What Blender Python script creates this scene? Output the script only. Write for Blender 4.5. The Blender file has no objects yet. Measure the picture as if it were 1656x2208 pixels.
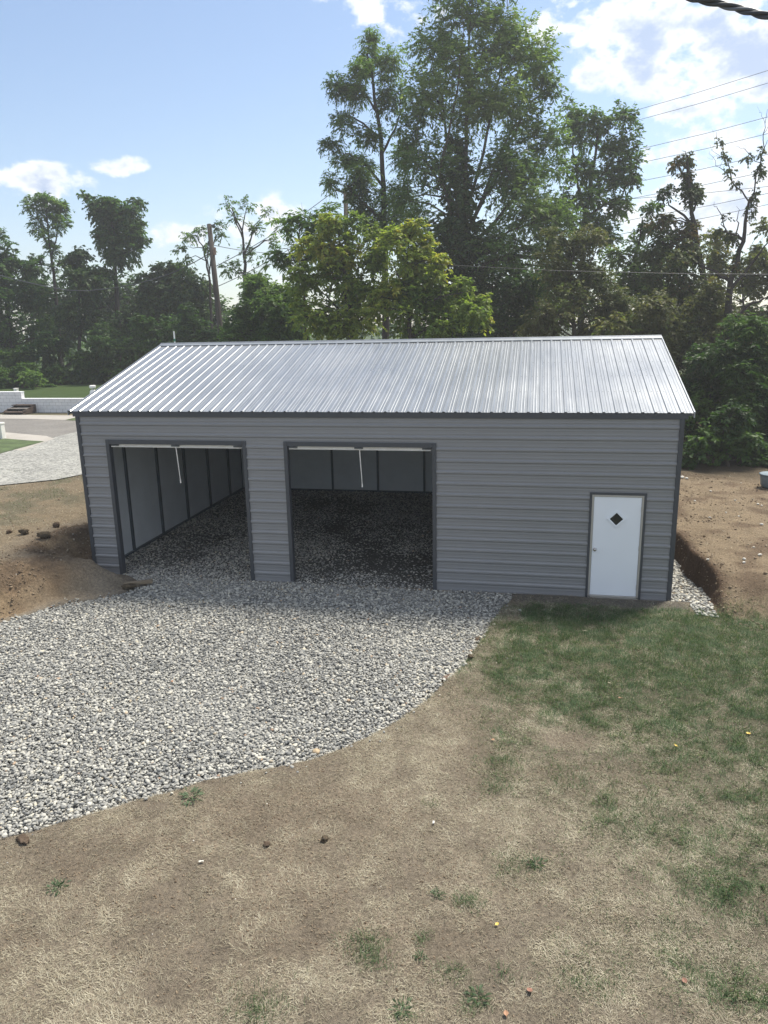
import bpy, bmesh, math, random
import numpy as np
from mathutils import Vector, Matrix
random.seed(7); RNG = np.random.default_rng(11)
C = bpy.context.scene.collection
R = math.radians
# ------------------------------------------------------------------ camera model (calibrated on the garage's corners)
CAM = np.array([9.6577, -14.5334, 5.3939]); YAW, PIT, ROL, FPX = .2013, -.2491, -.021, 1617.48
FW = np.array([-math.sin(YAW)*math.cos(PIT), math.cos(YAW)*math.cos(PIT), math.sin(PIT)])
RT = np.array([math.cos(YAW), math.sin(YAW), 0.0]); UP = np.cross(RT, FW)
R2 = math.cos(ROL)*RT + math.sin(ROL)*UP; U2 = -math.sin(ROL)*RT + math.cos(ROL)*UP
def ray(px, py): return FW + (px-828)/FPX*R2 - (py-1104)/FPX*U2
def G(px, py, z=0.0):
    d = ray(px, py); return CAM + (z-CAM[2])/d[2]*d
def D(px, py, dep): return CAM + dep*ray(px, py)
def DY(px, py, y):
    d = ray(px, py); return CAM + (y-CAM[1])/d[1]*d
def proj(P):
    v = np.asarray(P)-CAM; z = v@FW
    return 828+FPX*(v@R2)/z, 1104-FPX*(v@U2)/z, z
# ------------------------------------------------------------------ value noise in numpy
def hash2(i, j, s):
    n = (i*374761393 + j*668265263 + s*1274126177) & 0xffffffff
    n = ((n ^ (n >> 13))*1274126177) & 0xffffffff
    return ((n ^ (n >> 16)) & 0xffff)/65535.0
def vnoise(x, y, s=0):
    x = np.asarray(x, float); y = np.asarray(y, float)
    i = np.floor(x).astype(np.int64); j = np.floor(y).astype(np.int64); u = x-i; v = y-j
    u = u*u*(3-2*u); v = v*v*(3-2*v)
    a = hash2(i, j, s); b = hash2(i+1, j, s); c = hash2(i, j+1, s); d = hash2(i+1, j+1, s)
    return (a*(1-u)+b*u)*(1-v)+(c*(1-u)+d*u)*v
def fbm(x, y, o=4, s=0):
    t = 0; a = .5; k = 0
    for q in range(o):
        t = t+a*vnoise(x*2**q+q*13.7, y*2**q+q*7.3, s+q); k += a; a *= .5
    return t/k
def sstep(a, b, x):
    t = np.clip((np.asarray(x, float)-a)/(b-a), 0, 1); return t*t*(3-2*t)
# ------------------------------------------------------------------ mesh helpers
class MB:
    def __init__(s): s.v = []; s.f = []; s.m = []
    def add(s, vs, fs, mi=0):
        o = len(s.v); s.v.extend([tuple(map(float, p)) for p in vs]); s.f.extend([tuple(i+o for i in f) for f in fs]); s.m.extend([mi]*len(fs))
    def box(s, a, b, mi=0):
        x0, y0, z0 = a; x1, y1, z1 = b
        s.add([(x0,y0,z0),(x1,y0,z0),(x1,y1,z0),(x0,y1,z0),(x0,y0,z1),(x1,y0,z1),(x1,y1,z1),(x0,y1,z1)],
              [(0,3,2,1),(4,5,6,7),(0,1,5,4),(1,2,6,5),(2,3,7,6),(3,0,4,7)], mi)
    def tube(s, pts, rad, n=6, mi=0, cap=True):
        pts = [np.asarray(p, float) for p in pts]; vs = []; fs = []
        t0 = pts[1]-pts[0]; ref = np.array([0, 0, 1.0]) if abs(t0[2]) < .9*np.linalg.norm(t0) else np.array([1.0, 0, 0])
        for k, p in enumerate(pts):
            t = pts[min(k+1, len(pts)-1)]-pts[max(k-1, 0)]; t = t/(np.linalg.norm(t)+1e-9)
            a = np.cross(t, ref); a /= np.linalg.norm(a)+1e-9; b = np.cross(t, a); ref = np.cross(a, t)
            r = rad[k] if hasattr(rad, '__len__') else rad
            for q in range(n):
                th = 2*math.pi*q/n; vs.append(p+r*(math.cos(th)*a+math.sin(th)*b))
        for k in range(len(pts)-1):
            for q in range(n):
                fs.append((k*n+q, k*n+(q+1) % n, (k+1)*n+(q+1) % n, (k+1)*n+q))
        if cap: fs.append(tuple(range(n-1, -1, -1))); fs.append(tuple((len(pts)-1)*n+q for q in range(n)))
        s.add(vs, fs, mi)
    def lathe(s, prof, c, n=20, mi=0):
        vs = []; fs = []
        for r, z in prof:
            for q in range(n):
                th = 2*math.pi*q/n; vs.append((c[0]+r*math.cos(th), c[1]+r*math.sin(th), c[2]+z))
        for k in range(len(prof)-1):
            for q in range(n): fs.append((k*n+q, k*n+(q+1) % n, (k+1)*n+(q+1) % n, (k+1)*n+q))
        fs.append(tuple((len(prof)-1)*n+q for q in range(n)))
        s.add(vs, fs, mi)
    def build(s, name, mats, parent=None, smooth=False, bevel=0):
        me = bpy.data.meshes.new(name); me.from_pydata(s.v, [], s.f); me.update()
        for m in (mats if isinstance(mats, (list, tuple)) else [mats]): me.materials.append(m)
        me.polygons.foreach_set('material_index', s.m)
        if smooth: me.polygons.foreach_set('use_smooth', [True]*len(s.f))
        o = bpy.data.objects.new(name, me); C.objects.link(o)
        if parent is not None: put(o, parent)
        if bevel:
            b = o.modifiers.new('bevel', 'BEVEL'); b.width = bevel; b.segments = 2; b.limit_method = 'ANGLE'
        return o
def put(o, parent):
    o.parent = parent
    o.matrix_parent_inverse = Matrix.Translation(-Vector(parent_world(parent)))
def parent_world(p):
    v = Vector(p.location)
    return v
def tag(o, label, cat, group=None, kind=None):
    if label: o['label'] = label
    if cat: o['category'] = cat
    if group: o['group'] = group
    if kind: o['kind'] = kind
    return o
def empty(name, loc, label, cat, group=None):
    o = bpy.data.objects.new(name, None); o.empty_display_size = .2; C.objects.link(o); o.location = tuple(map(float, loc))
    return tag(o, label, cat, group)
def np_mesh(name, V, F, mats, attr=None, smooth=False):
    """fast mesh: V (n,3), F (m,k) with constant k"""
    me = bpy.data.meshes.new(name); k = F.shape[1]
    me.vertices.add(len(V)); me.vertices.foreach_set('co', V.astype(np.float32).ravel())
    me.loops.add(F.size); me.loops.foreach_set('vertex_index', F.astype(np.int32).ravel())
    me.polygons.add(len(F)); me.polygons.foreach_set('loop_start', np.arange(0, F.size, k, dtype=np.int32))
    me.polygons.foreach_set('loop_total', np.full(len(F), k, np.int32))
    if smooth: me.polygons.foreach_set('use_smooth', np.ones(len(F), bool))
    for an, (dom, typ, val) in (attr or {}).items():
        a = me.attributes.new(an, typ, dom)
        a.data.foreach_set('color' if 'COLOR' in typ else 'vector' if 'VECTOR' in typ else 'value', np.asarray(val).ravel())
    me.update(calc_edges=True); me.validate()
    for m in (mats if isinstance(mats, (list, tuple)) else [mats]): me.materials.append(m)
    o = bpy.data.objects.new(name, me); C.objects.link(o); return o
# ------------------------------------------------------------------ materials
def mat(name):
    m = bpy.data.materials.new(name); m.use_nodes = True; nt = m.node_tree; nt.nodes.clear()
    out = nt.nodes.new('ShaderNodeOutputMaterial'); return m, nt, out
def N(nt, typ, **kw):
    n = nt.nodes.new(typ)
    for k, v in kw.items():
        if k.startswith('i_'): n.inputs[k[2:].replace('_', ' ')].default_value = v
        elif isinstance(k, str): setattr(n, k, v)
    return n
def ramp(nt, fac, stops):
    r = nt.nodes.new('ShaderNodeValToRGB'); e = r.color_ramp.elements
    while len(e) < len(stops): e.new(.5)
    for q, (p, c) in zip(e, stops): q.position = p; q.color = tuple(c)+(1,) if len(c) == 3 else c
    nt.links.new(fac, r.inputs[0]); return r
def mixc(nt, fac, a, b, mode='MIX'):
    m = nt.nodes.new('ShaderNodeMix'); m.data_type = 'RGBA'; m.blend_type = mode
    for s, v in ((m.inputs[0], fac), (m.inputs[6], a), (m.inputs[7], b)):
        if hasattr(v, 'links') or isinstance(v, bpy.types.NodeSocket): nt.links.new(v, s)
        else: s.default_value = v if not isinstance(v, tuple) else (v+(1,) if len(v) == 3 else v)
    return m.outputs[2]
def plain(name, col, rough=.6, metal=0.0, var=.12, scale=6.0, bump=0.0, bscale=60.0, spec=.4, stretch=None, streak=None):
    m, nt, out = mat(name); b = N(nt, 'ShaderNodeBsdfPrincipled'); nt.links.new(b.outputs[0], out.inputs[0])
    tc = N(nt, 'ShaderNodeTexCoord'); co = tc.outputs['Object']
    if stretch:
        mp = N(nt, 'ShaderNodeMapping'); mp.inputs['Scale'].default_value = stretch; nt.links.new(co, mp.inputs[0]); co = mp.outputs[0]
    n = N(nt, 'ShaderNodeTexNoise', i_Scale=scale, i_Detail=6.0, i_Roughness=.6); nt.links.new(co, n.inputs['Vector'])
    lo = tuple(max(0, c*(1-var)) for c in col); hi = tuple(min(1, c*(1+var)) for c in col)
    r = ramp(nt, n.outputs['Fac'], [(.3, lo), (.7, hi)]); nt.links.new(r.outputs[0], b.inputs['Base Color'])
    b.inputs['Roughness'].default_value = rough; b.inputs['Metallic'].default_value = metal; b.inputs['Specular IOR Level'].default_value = spec
    r2 = N(nt, 'ShaderNodeMapRange'); r2.inputs['To Min'].default_value = max(.02, rough-.08); r2.inputs['To Max'].default_value = min(1, rough+.08)
    nt.links.new(n.outputs['Fac'], r2.inputs[0]); nt.links.new(r2.outputs[0], b.inputs['Roughness'])
    if bump:
        n2 = N(nt, 'ShaderNodeTexNoise', i_Scale=bscale, i_Detail=4.0); nt.links.new(co, n2.inputs['Vector'])
        bp = N(nt, 'ShaderNodeBump', i_Strength=bump, i_Distance=.02); nt.links.new(n2.outputs['Fac'], bp.inputs['Height']); nt.links.new(bp.outputs[0], b.inputs['Normal'])
    return m
def leafmat(name, stops, trans=.4, rough=.55, tr_gain=1.25):
    m, nt, out = mat(name)
    a = N(nt, 'ShaderNodeAttribute', attribute_name='tint')
    r = ramp(nt, a.outputs['Fac'], stops)
    b = N(nt, 'ShaderNodeBsdfPrincipled', i_Roughness=rough); b.inputs['Specular IOR Level'].default_value = .25
    nt.links.new(r.outputs[0], b.inputs['Base Color'])
    t = N(nt, 'ShaderNodeBsdfTranslucent')
    tc = mixc(nt, 1.0, r.outputs[0], (tr_gain*1.1, tr_gain*1.15, tr_gain*.6), 'MULTIPLY'); nt.links.new(tc, t.inputs[0])
    mx = N(nt, 'ShaderNodeMixShader'); mx.inputs[0].default_value = trans
    nt.links.new(b.outputs[0], mx.inputs[1]); nt.links.new(t.outputs[0], mx.inputs[2]); nt.links.new(mx.outputs[0], out.inputs[0])
    return m
M = {}
M['siding'] = plain('grey_siding_paint', (.212,.217,.227), .42, 0, .035, 1.2, spec=.45)
M['trim'] = plain('charcoal_trim_paint', (.052,.058,.068), .45, 0, .06, 3)
M['inner'] = plain('pale_inner_panel', (.60,.63,.66), .5, 0, .06, 2)
M['post'] = plain('dark_galvanised_post', (.07,.09,.11), .45, .3, .15, 3)
M['white'] = plain('white_door_paint', (.74,.78,.84), .4, 0, .015, 2)
M['alu'] = plain('tan_aluminium', (.40,.385,.36), .45, .25, .06, 4)
M['silver'] = plain('silver_bar', (.70,.70,.68), .35, .35, .06, 4)
M['coil'] = plain('white_coil', (.6,.6,.6), .5, 0, .05, 4)
M['cord'] = plain('white_cord', (.72,.70,.66), .8, 0, .1, 20)
M['knob'] = plain('satin_knob', (.42,.40,.38), .25, 1, .05, 10)
M['glass'] = plain('dark_glass', (.012,.013,.016), .08, 0, .1, 4, spec=.6)
M['gasket'] = plain('dark_screw', (.10,.11,.12), .5, .5, .1, 30)
M['bark'] = plain('bark', (.075,.062,.052), .9, 0, .4, 5, .6, 22, .1, (1,1,.25))
M['barkdark'] = plain('dark_bark', (.045,.038,.034), .9, 0, .4, 5, .6, 22, .1, (1,1,.25))
M['polewood'] = plain('weathered_pole', (.062,.054,.048), .9, 0, .3, 4, .4, 30, .1, (1,1,.1))
M['wire'] = plain('black_wire', (.03,.03,.032), .5, 0, .1, 4)
M['wirefar'] = plain('aluminium_wire', (.075,.078,.085), .5, .2, .1, 4)
M['cable'] = plain('cable_insulation', (.045,.048,.052), .55, 0, .2, 9)
M['cablealu'] = plain('bare_neutral', (.16,.165,.17), .45, .6, .15, 9)
M['blockwhite'] = plain('white_block', (.72,.73,.76), .8, 0, .05, 3)
M['stepwood'] = plain('old_step_wood', (.075,.052,.04), .85, 0, .4, 6, .4, 30)
M['stepgrey'] = plain('worn_tread', (.17,.155,.14), .85, 0, .3, 6, .4, 30)
M['tank'] = plain('tank_white', (.8,.8,.78), .4, 0, .04, 5)
M['tub'] = plain('tub_plastic', (.15,.20,.235), .5, 0, .15, 6)
M['pedestal'] = plain('pedestal_plastic', (.70,.70,.66), .6, 0, .08, 5)
M['pedgreen'] = plain('pedestal_green', (.10,.17,.13), .6, 0, .1, 5)
M['clod'] = plain('dirt_clod', (.10,.075,.055), .95, 0, .35, 14, .8, 40, .05)
M['turf'] = plain('dark_turf', (.085,.068,.048), .95, 0, .4, 14, .9, 40, .05)
M['tanrock'] = plain('tan_rock', (.44,.34,.22), .85, 0, .2, 16, .4, 40)
M['palerock'] = plain('pale_rock', (.55,.53,.48), .85, 0, .15, 16, .4, 40)
M['board'] = plain('grey_board', (.22,.18,.13), .9, 0, .25, 8, .4, 30, .1, (1,6,6))
M['root'] = plain('root_brown', (.13,.088,.066), .9, 0, .3, 14, .6, 40)
M['lyel'] = plain('yellow_leaf', (.60,.44,.10), .6, 0, .15, 20)
M['lpale'] = plain('pale_leaf', (.52,.47,.34), .7, 0, .15, 20)
M['lred'] = plain('rusty_leaf', (.26,.13,.09), .7, 0, .25, 20)
M['lorange'] = plain('orange_leaf', (.34,.19,.11), .7, 0, .25, 20)
M['pvc'] = plain('pvc_white', (.75,.78,.78), .5, 0, .04, 5)
M['flag'] = plain('green_band', (.05,.22,.13), .6, 0, .1, 5)
M['rust'] = plain('pole_box', (.22,.15,.12), .7, .2, .3, 9)
# leaves
M['lf_dark'] = leafmat('dark_leaves', [(0,(0.025,0.057,0.016)),(0.5,(0.046,0.101,0.025)),(1,(0.085,0.156,0.035))], 0.46)
M['lf_mid'] = leafmat('mid_leaves', [(0,(0.049,0.098,0.026)),(0.5,(0.085,0.160,0.039)),(1,(0.145,0.223,0.055))], 0.50)
M['lf_big'] = leafmat('walnut_leaves', [(0,(0.077,0.139,0.041)),(0.5,(0.124,0.203,0.061)),(1,(0.205,0.276,0.083))], 0.50)
M['lf_yel'] = leafmat('yellowing_leaves', [(0,(0.115,0.184,0.043)),(0.45,(0.196,0.259,0.056)),(0.8,(0.287,0.333,0.068)),(1,(0.368,0.333,0.072))], 0.52)
M['lf_brown'] = leafmat('browning_leaves', [(0,(0.054,0.082,0.027)),(0.45,(0.092,0.108,0.040)),(0.85,(0.131,0.126,0.051)),(1,(0.116,0.165,0.046))], 0.46)
M['lf_olive'] = leafmat('olive_leaves', [(0,(0.068,0.095,0.026)),(0.5,(0.132,0.157,0.040)),(0.9,(0.209,0.213,0.048)),(1,(0.220,0.179,0.044))], 0.48)
M['ivy'] = leafmat('ivy_leaves', [(0,(0.021,0.047,0.016)),(0.6,(0.042,0.083,0.023)),(1,(0.083,0.134,0.033))], 0.36)
M['vine'] = leafmat('vine_leaves', [(0,(0.037,0.063,0.021)),(0.6,(0.068,0.099,0.032)),(0.95,(0.105,0.118,0.038)),(1,(0.132,0.090,0.036))], 0.40)
M['grass_dry'] = leafmat('dry_blades', [(0,(.13,.108,.08)),(.35,(.255,.222,.162)),(.7,(.43,.392,.30)),(1,(.60,.565,.45))], .2, .8, 1.0)
M['grass_green'] = leafmat('green_blades', [(0,(.044,.084,.038)),(.45,(.078,.138,.058)),(.8,(.13,.19,.085)),(1,(.27,.28,.16))], .3, .6, 1.0)
M['weed'] = leafmat('weed_leaves', [(0,(.05,.085,.045)),(1,(.12,.17,.09))], .3)

# ------------------------------------------------------------------ terrain
W, DEP = 12.32, 8.866
GR = [(9.36,-.06),(9.30,-.35),(9.02,-1.42),(8.81,-2.6),(8.56,-3.69),(8.13,-4.94),(7.63,-5.78),(7.09,-6.37),(6.43,-6.78),(5.79,-7.14),(5.25,-7.6),(4.58,-8.13),(4.09,-8.49),(2.6,-9.7),(-1,-12),(-9,-16),(-12,-12),(-6,-6.5),(-1.9,-4.2),(-.15,-3.0),(.42,-1.96),(1.27,-1.31),(1.62,-.61),(.75,-.06)]
GR = np.array(GR)
def poly_sd(x, y, P):
    """signed distance, negative inside"""
    x = np.asarray(x, float); y = np.asarray(y, float); d = np.full(x.shape, 1e9); ins = np.zeros(x.shape, bool)
    for k in range(len(P)):
        ax, ay = P[k]; bx, by = P[(k+1) % len(P)]; ex, ey = bx-ax, by-ay
        t = np.clip(((x-ax)*ex+(y-ay)*ey)/(ex*ex+ey*ey+1e-12), 0, 1)
        d = np.minimum(d, np.hypot(x-ax-t*ex, y-ay-t*ey))
        c = ((ay > y) != (by > y)) & (x < (bx-ax)*(y-ay)/(by-ay+1e-12)+ax); ins ^= c
    return np.where(ins, -d, d)
def rect_sd(x, y, x0, y0, x1, y1):
    dx = np.maximum(x0-x, x-x1); dy = np.maximum(y0-y, y-y1)
    return np.where((dx < 0) & (dy < 0), np.maximum(dx, dy), np.hypot(np.maximum(dx, 0), np.maximum(dy, 0)))
TX = lambda y: 12.82+.26*sstep(3.2, -.3, y)+.05*np.sin(y*3.1)
WALLY = 25.0
def gz(x, y):
    x = np.asarray(x, float); y = np.asarray(y, float)
    sdg = poly_sd(x, y, GR) + .10*(fbm(x*2.2, y*2.2, 3, 5)-.5)
    sdr = rect_sd(x, y, -.02, -.02, W+.02, DEP+.25)
    d = np.minimum(sdg, sdr)
    # left bank
    left = ((.56+.18*sstep(2.5, .5, y))*sstep(.02, 1.15, d-.22*(fbm(x*.9, y*.9, 3, 9)-.5)*2-.10*(fbm(x*4, y*4, 3, 19)-.5))+.03*sstep(2, 4, d))*sstep(3.5, 1.2, x)
    # right cut bank (trench beside the wall)
    dr = x-TX(y)-.10*(fbm(x*2.3, y*2.3, 3, 23)-.5)-.05*(fbm(x*9, y*9, 2, 29)-.5)
    right = (.46+.12*fbm(x*.7, y*.7, 3, 21))*sstep(-.01, .16, dr)*sstep(-1.15, .5, y+.25*(fbm(x*1.2, y*1.2, 3, 4)-.5))*sstep(W-.3, W+.1, x)
        # back
    back = .5*sstep(.15, 1.2, y-DEP-.1)*(1-np.where(x > W+.3, 1, 0))
    # far end of trench closes the cut
    close = .42*sstep(3.0, 3.6, y)*sstep(W+.05, W+.12, x)
    h = np.maximum.reduce([left, right, back, close])
    lawn = (.045+.05*(fbm(x*.5, y*.5, 3, 31)-.3))*sstep(-.02, .06, sdg)*sstep(-.03, -.2, y)
    h = np.maximum(h, lawn)
    far = .82*sstep(WALLY+.10, WALLY+.16, y)*sstep(-2.5, -6.0, x) + .9*sstep(14, 30, y)*sstep(-8, -2, x)
    h = np.where((y > WALLY+.05) | (x > -6), h+far, h)
    slope = sstep(.02, .25, d)*sstep(2.2, 1.0, d)*sstep(1.6, .2, x)*sstep(-5, -3.6, y)
    h = h+slope*(.20*(fbm(x*1.9, y*1.9, 4, 401)-.5)+.10*(np.abs(fbm(x*4.5, y*4.5, 3, 411)-.5)*2-.3))
    micro = .05*(fbm(x*1.1, y*1.1, 4, 41)-.5)+.028*(fbm(x*7, y*7, 3, 51)-.5)
    h = h+micro*sstep(.0, .25, d)*np.where(y > 12, .6, 1)*np.where((x > 1) & (y < -.05), .8, 1.15)*np.where(x < 0, 1-.8*sstep(2.5, 4.5, d), 1)
    h = np.where(sdg < 0, h-.035, h)     # bed under the gravel
    return h
def gz1(x, y): return float(gz(np.array([x]), np.array([y]))[0])
def GT(px, py):
    """pixel -> point on the terrain"""
    d = ray(px, py); z = 0.0
    for _ in range(30):
        p = CAM+(z-CAM[2])/d[2]*d; z = .5*z+.5*gz1(p[0], p[1])
    return CAM+(z-CAM[2])/d[2]*d
# green zones of the lawn as world-space patches (centre, half sizes, strength)
def patch(px, py, rx, ry, s, z=.05):
    c = G(px, py, z); a = G(px+rx, py, z); b = G(px, py+ry, z); t = G(px, py-ry, z)
    return (c[0], c[1], np.linalg.norm(a-c), .5*np.linalg.norm(b-t), s)
PATCH = [patch(*a) for a in [(1500,1385,260,60,1.3),(1240,1360,140,40,1.1),(1330,1450,220,60,1.0),(1560,1460,200,70,1.1),(1180,1420,110,45,.55),(1400,1530,240,60,.8),(1200,1500,140,50,.5),
   (1600,1560,160,80,.75),(1500,1650,260,70,.5),(1110,1600,70,60,.45),(1600,1800,180,110,.6),(1350,1780,110,60,.55),(1110,1870,70,45,.55),(1560,1930,110,60,.65),(1420,2080,180,70,.5),(1620,2120,120,90,.6),
   (1250,1700,140,50,.35),(1240,2110,60,40,.5),(905,1935,40,22,.0),(1010,1945,36,18,.75),(785,2055,34,36,.95),(560,2175,60,50,.7),(980,2100,45,25,.55),(1020,2155,30,30,.5),(910,2020,25,18,.5),(870,2190,30,25,.6),
   (1070,1680,40,40,.5),(1170,1325,40,12,.8),(1280,1330,60,12,.5)]]
BALD = [patch(*a) for a in [(1315,1395,60,18,1.0),(1490,1400,40,25,.8),(1230,1425,28,12,.8),(1120,1345,60,22,.7),(1200,1590,45,18,.7),(1250,1600,40,14,.6),(300,1900,420,130,.75),(700,1780,260,80,.5),(400,2120,300,90,.4),(560,1740,300,60,.6),(180,1850,160,60,.6),(905,1860,110,50,.5)]]
def pfield(P, x, y):
    t = np.zeros_like(x)
    for cx, cy, ax, ay, s in P:
        t = t+s*np.exp(-1.0*(((x-cx)/ax)**2+((y-cy)/ay)**2))
    return t
def green(x, y):
    g = pfield(PATCH, x, y)*(.55+1.1*fbm(x*1.7, y*1.7, 5, 61))*1.25+(.16+.2*sstep(-5.5, -3, y))*sstep(5.5, 10, x+.35*y)*sstep(-.3, -1.2, y)-.8*pfield(BALD, x, y)
    g = np.where(y > -.35, g*.3, g)
    return np.clip(g*(.68+.32*sstep(-5.6, -3.4, y)), 0, 1.2)
def bald(x, y):
    return np.clip(pfield(BALD, x, y)*(.1+1.5*fbm(x*2.3, y*2.3, 6, 71))*.85+sstep(.52, .75, fbm(x*1.1, y*1.1, 6, 77))*.6, 0, 1)
xs = np.unique(np.round(np.concatenate([np.arange(-5, 18, .07), np.arange(12.7, 13.3, .025), np.arange(-12, -5, .25), np.arange(18, 30, .3), np.arange(-45, -12, 1.0), np.arange(30, 60, 2.0), -np.geomspace(46, 420, 14), np.geomspace(62, 420, 14)]), 4))
ys = np.unique(np.round(np.concatenate([np.arange(-12, 11, .07), np.arange(11, 24, .3), [24.9, WALLY+.08, WALLY+.11, WALLY+.17, WALLY+.3], np.arange(26, 70, 1.5), np.geomspace(72, 420, 14), np.arange(-30, -12, .6), -np.geomspace(31, 420, 14)]), 4))
XX, YY = np.meshgrid(xs, ys); X, Y = XX.ravel(), YY.ravel()
Z = gz(X, Y)
nx, ny = len(xs), len(ys)
ii, jj = np.meshgrid(np.arange(nx-1), np.arange(ny-1)); q = (jj*nx+ii).ravel()
FQ = np.stack([q, q+1, q+nx+1, q+nx], 1)
sdg = poly_sd(X, Y, GR); sdr = rect_sd(X, Y, 0, 0, W, DEP)
def lerp(a, b, t): return a*(1-t[:, None])+np.array(b)[None]*t[:, None]
n1 = fbm(X*1.5, Y*1.5, 4, 81); n2 = fbm(X*5, Y*5, 3, 91)
col = np.tile(np.array([.225,.193,.150]), (len(X), 1))                    # dry thatch over soil
col = lerp(col, (.205,.170,.128), bald(X, Y)*.9)
col = lerp(col, (.095,.098,.062), np.clip(green(X, Y), 0, 1)*.75)
col = col*(.92+.22*sstep(.25, .65, fbm(X*2.2, Y*2.2, 4, 101)))[:, None]
bank = sstep(1.0, -.4, X)*sstep(-5, -3, Y)*sstep(0, .2, sdg)
col = lerp(col, (.235,.178,.116), bank*sstep(1.9, .9, np.minimum(sdg, sdr)))        # raw tan soil of the left bank
col = lerp(col, (.20,.145,.096), bank*sstep(.45, .65, n1)*sstep(1.9, 1.0, np.minimum(sdg, sdr)))
dd_ = np.minimum(sdg, sdr)
col = lerp(col, (.14,.104,.072), bank*sstep(.55, .9, dd_)*sstep(1.7, 1.2, dd_)*sstep(.38, .52, fbm(X*2.6, Y*2.6, 4, 421)))
col = lerp(col, (.19,.155,.108), bank*sstep(1.2, 2.2, np.minimum(sdg, sdr)))        # thin grass further left
col = lerp(col, (.135,.122,.085), bank*sstep(2.0, 3.5, np.minimum(sdg, sdr))*sstep(.42, .6, n1))
rb = sstep(W+.2, W+.5, X)*sstep(-1.3, -.6, Y+.5*(n1-.5))
col = lerp(col, (.225,.178,.122), rb); col = lerp(col, (.15,.112,.078), rb*sstep(.5, .68, n1))
shaded_face = sstep(.34, .02, np.abs(X-TX(Y)-.07))*sstep(-.8, -.2, Y)*sstep(3.6, 3.0, Y)*sstep(W, W+.2, X)
col = lerp(col, (.085,.056,.038), shaded_face)  # trench side darkened, its shade put into the soil colour
strip = sstep(-.02, -.05, Y)*sstep(-.75, -.5, Y+.25*(n1-.5))*sstep(9.1, 9.5, X)*sstep(12.9, 12.4, X)
col = lerp(col, (.125,.115,.098), strip)
col = lerp(col, (.09,.072,.05), sstep(10.5, 12.5, Y+X*.12)*np.where(X > 2, 1., 0.))       # leaf litter under the trees
farL = np.where(Y > WALLY, 1.0, 0.0)*sstep(0, -4, X)
col = lerp(col, (.05,.08,.028), farL)
col = lerp(col, (.055,.07,.03), sstep(30, 40, np.hypot(X-5, Y))*(1-farL))
col = lerp(col, (.10,.10,.095), sstep(.03, -.03, np.minimum(sdg, sdr)))
col = col*(.82+.36*n2)[:, None]
colA = np.concatenate([col, np.ones((len(X), 1))], 1)
m, nt, out = mat('ground_soil'); b = N(nt, 'ShaderNodeBsdfPrincipled', i_Roughness=.95); b.inputs['Specular IOR Level'].default_value = .1
nt.links.new(b.outputs[0], out.inputs[0])
at = N(nt, 'ShaderNodeAttribute', attribute_name='gcol'); tc = N(nt, 'ShaderNodeTexCoord')
na = N(nt, 'ShaderNodeTexNoise', i_Scale=22.0, i_Detail=8.0, i_Roughness=.8); nb = N(nt, 'ShaderNodeTexNoise', i_Scale=90.0, i_Detail=5.0, i_Roughness=.7)
for q_ in (na, nb): nt.links.new(tc.outputs['Object'], q_.inputs['Vector'])
ra = ramp(nt, na.outputs['Fac'], [(.32,(.52,.50,.48)),(.5,(1,1,1)),(.68,(1.5,1.46,1.38))]); rb_ = ramp(nt, nb.outputs['Fac'], [(.3,(.6,.58,.56)),(.55,(1,1,1)),(.75,(1.45,1.42,1.35))])
c1 = mixc(nt, 1.0, at.outputs['Color'], ra.outputs[0], 'MULTIPLY'); c2 = mixc(nt, 1.0, c1, rb_.outputs[0], 'MULTIPLY'); nt.links.new(c2, b.inputs['Base Color'])
ad = N(nt, 'ShaderNodeMath', operation='ADD'); nt.links.new(na.outputs['Fac'], ad.inputs[0]); nt.links.new(nb.outputs['Fac'], ad.inputs[1])
bp = N(nt, 'ShaderNodeBump', i_Strength=.9, i_Distance=.03); nt.links.new(ad.outputs[0], bp.inputs['Height']); nt.links.new(bp.outputs[0], b.inputs['Normal'])
M['ground'] = m
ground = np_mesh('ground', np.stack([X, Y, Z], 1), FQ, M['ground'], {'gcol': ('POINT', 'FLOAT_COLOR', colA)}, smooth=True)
tag(ground, None, None, kind='structure')

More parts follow.
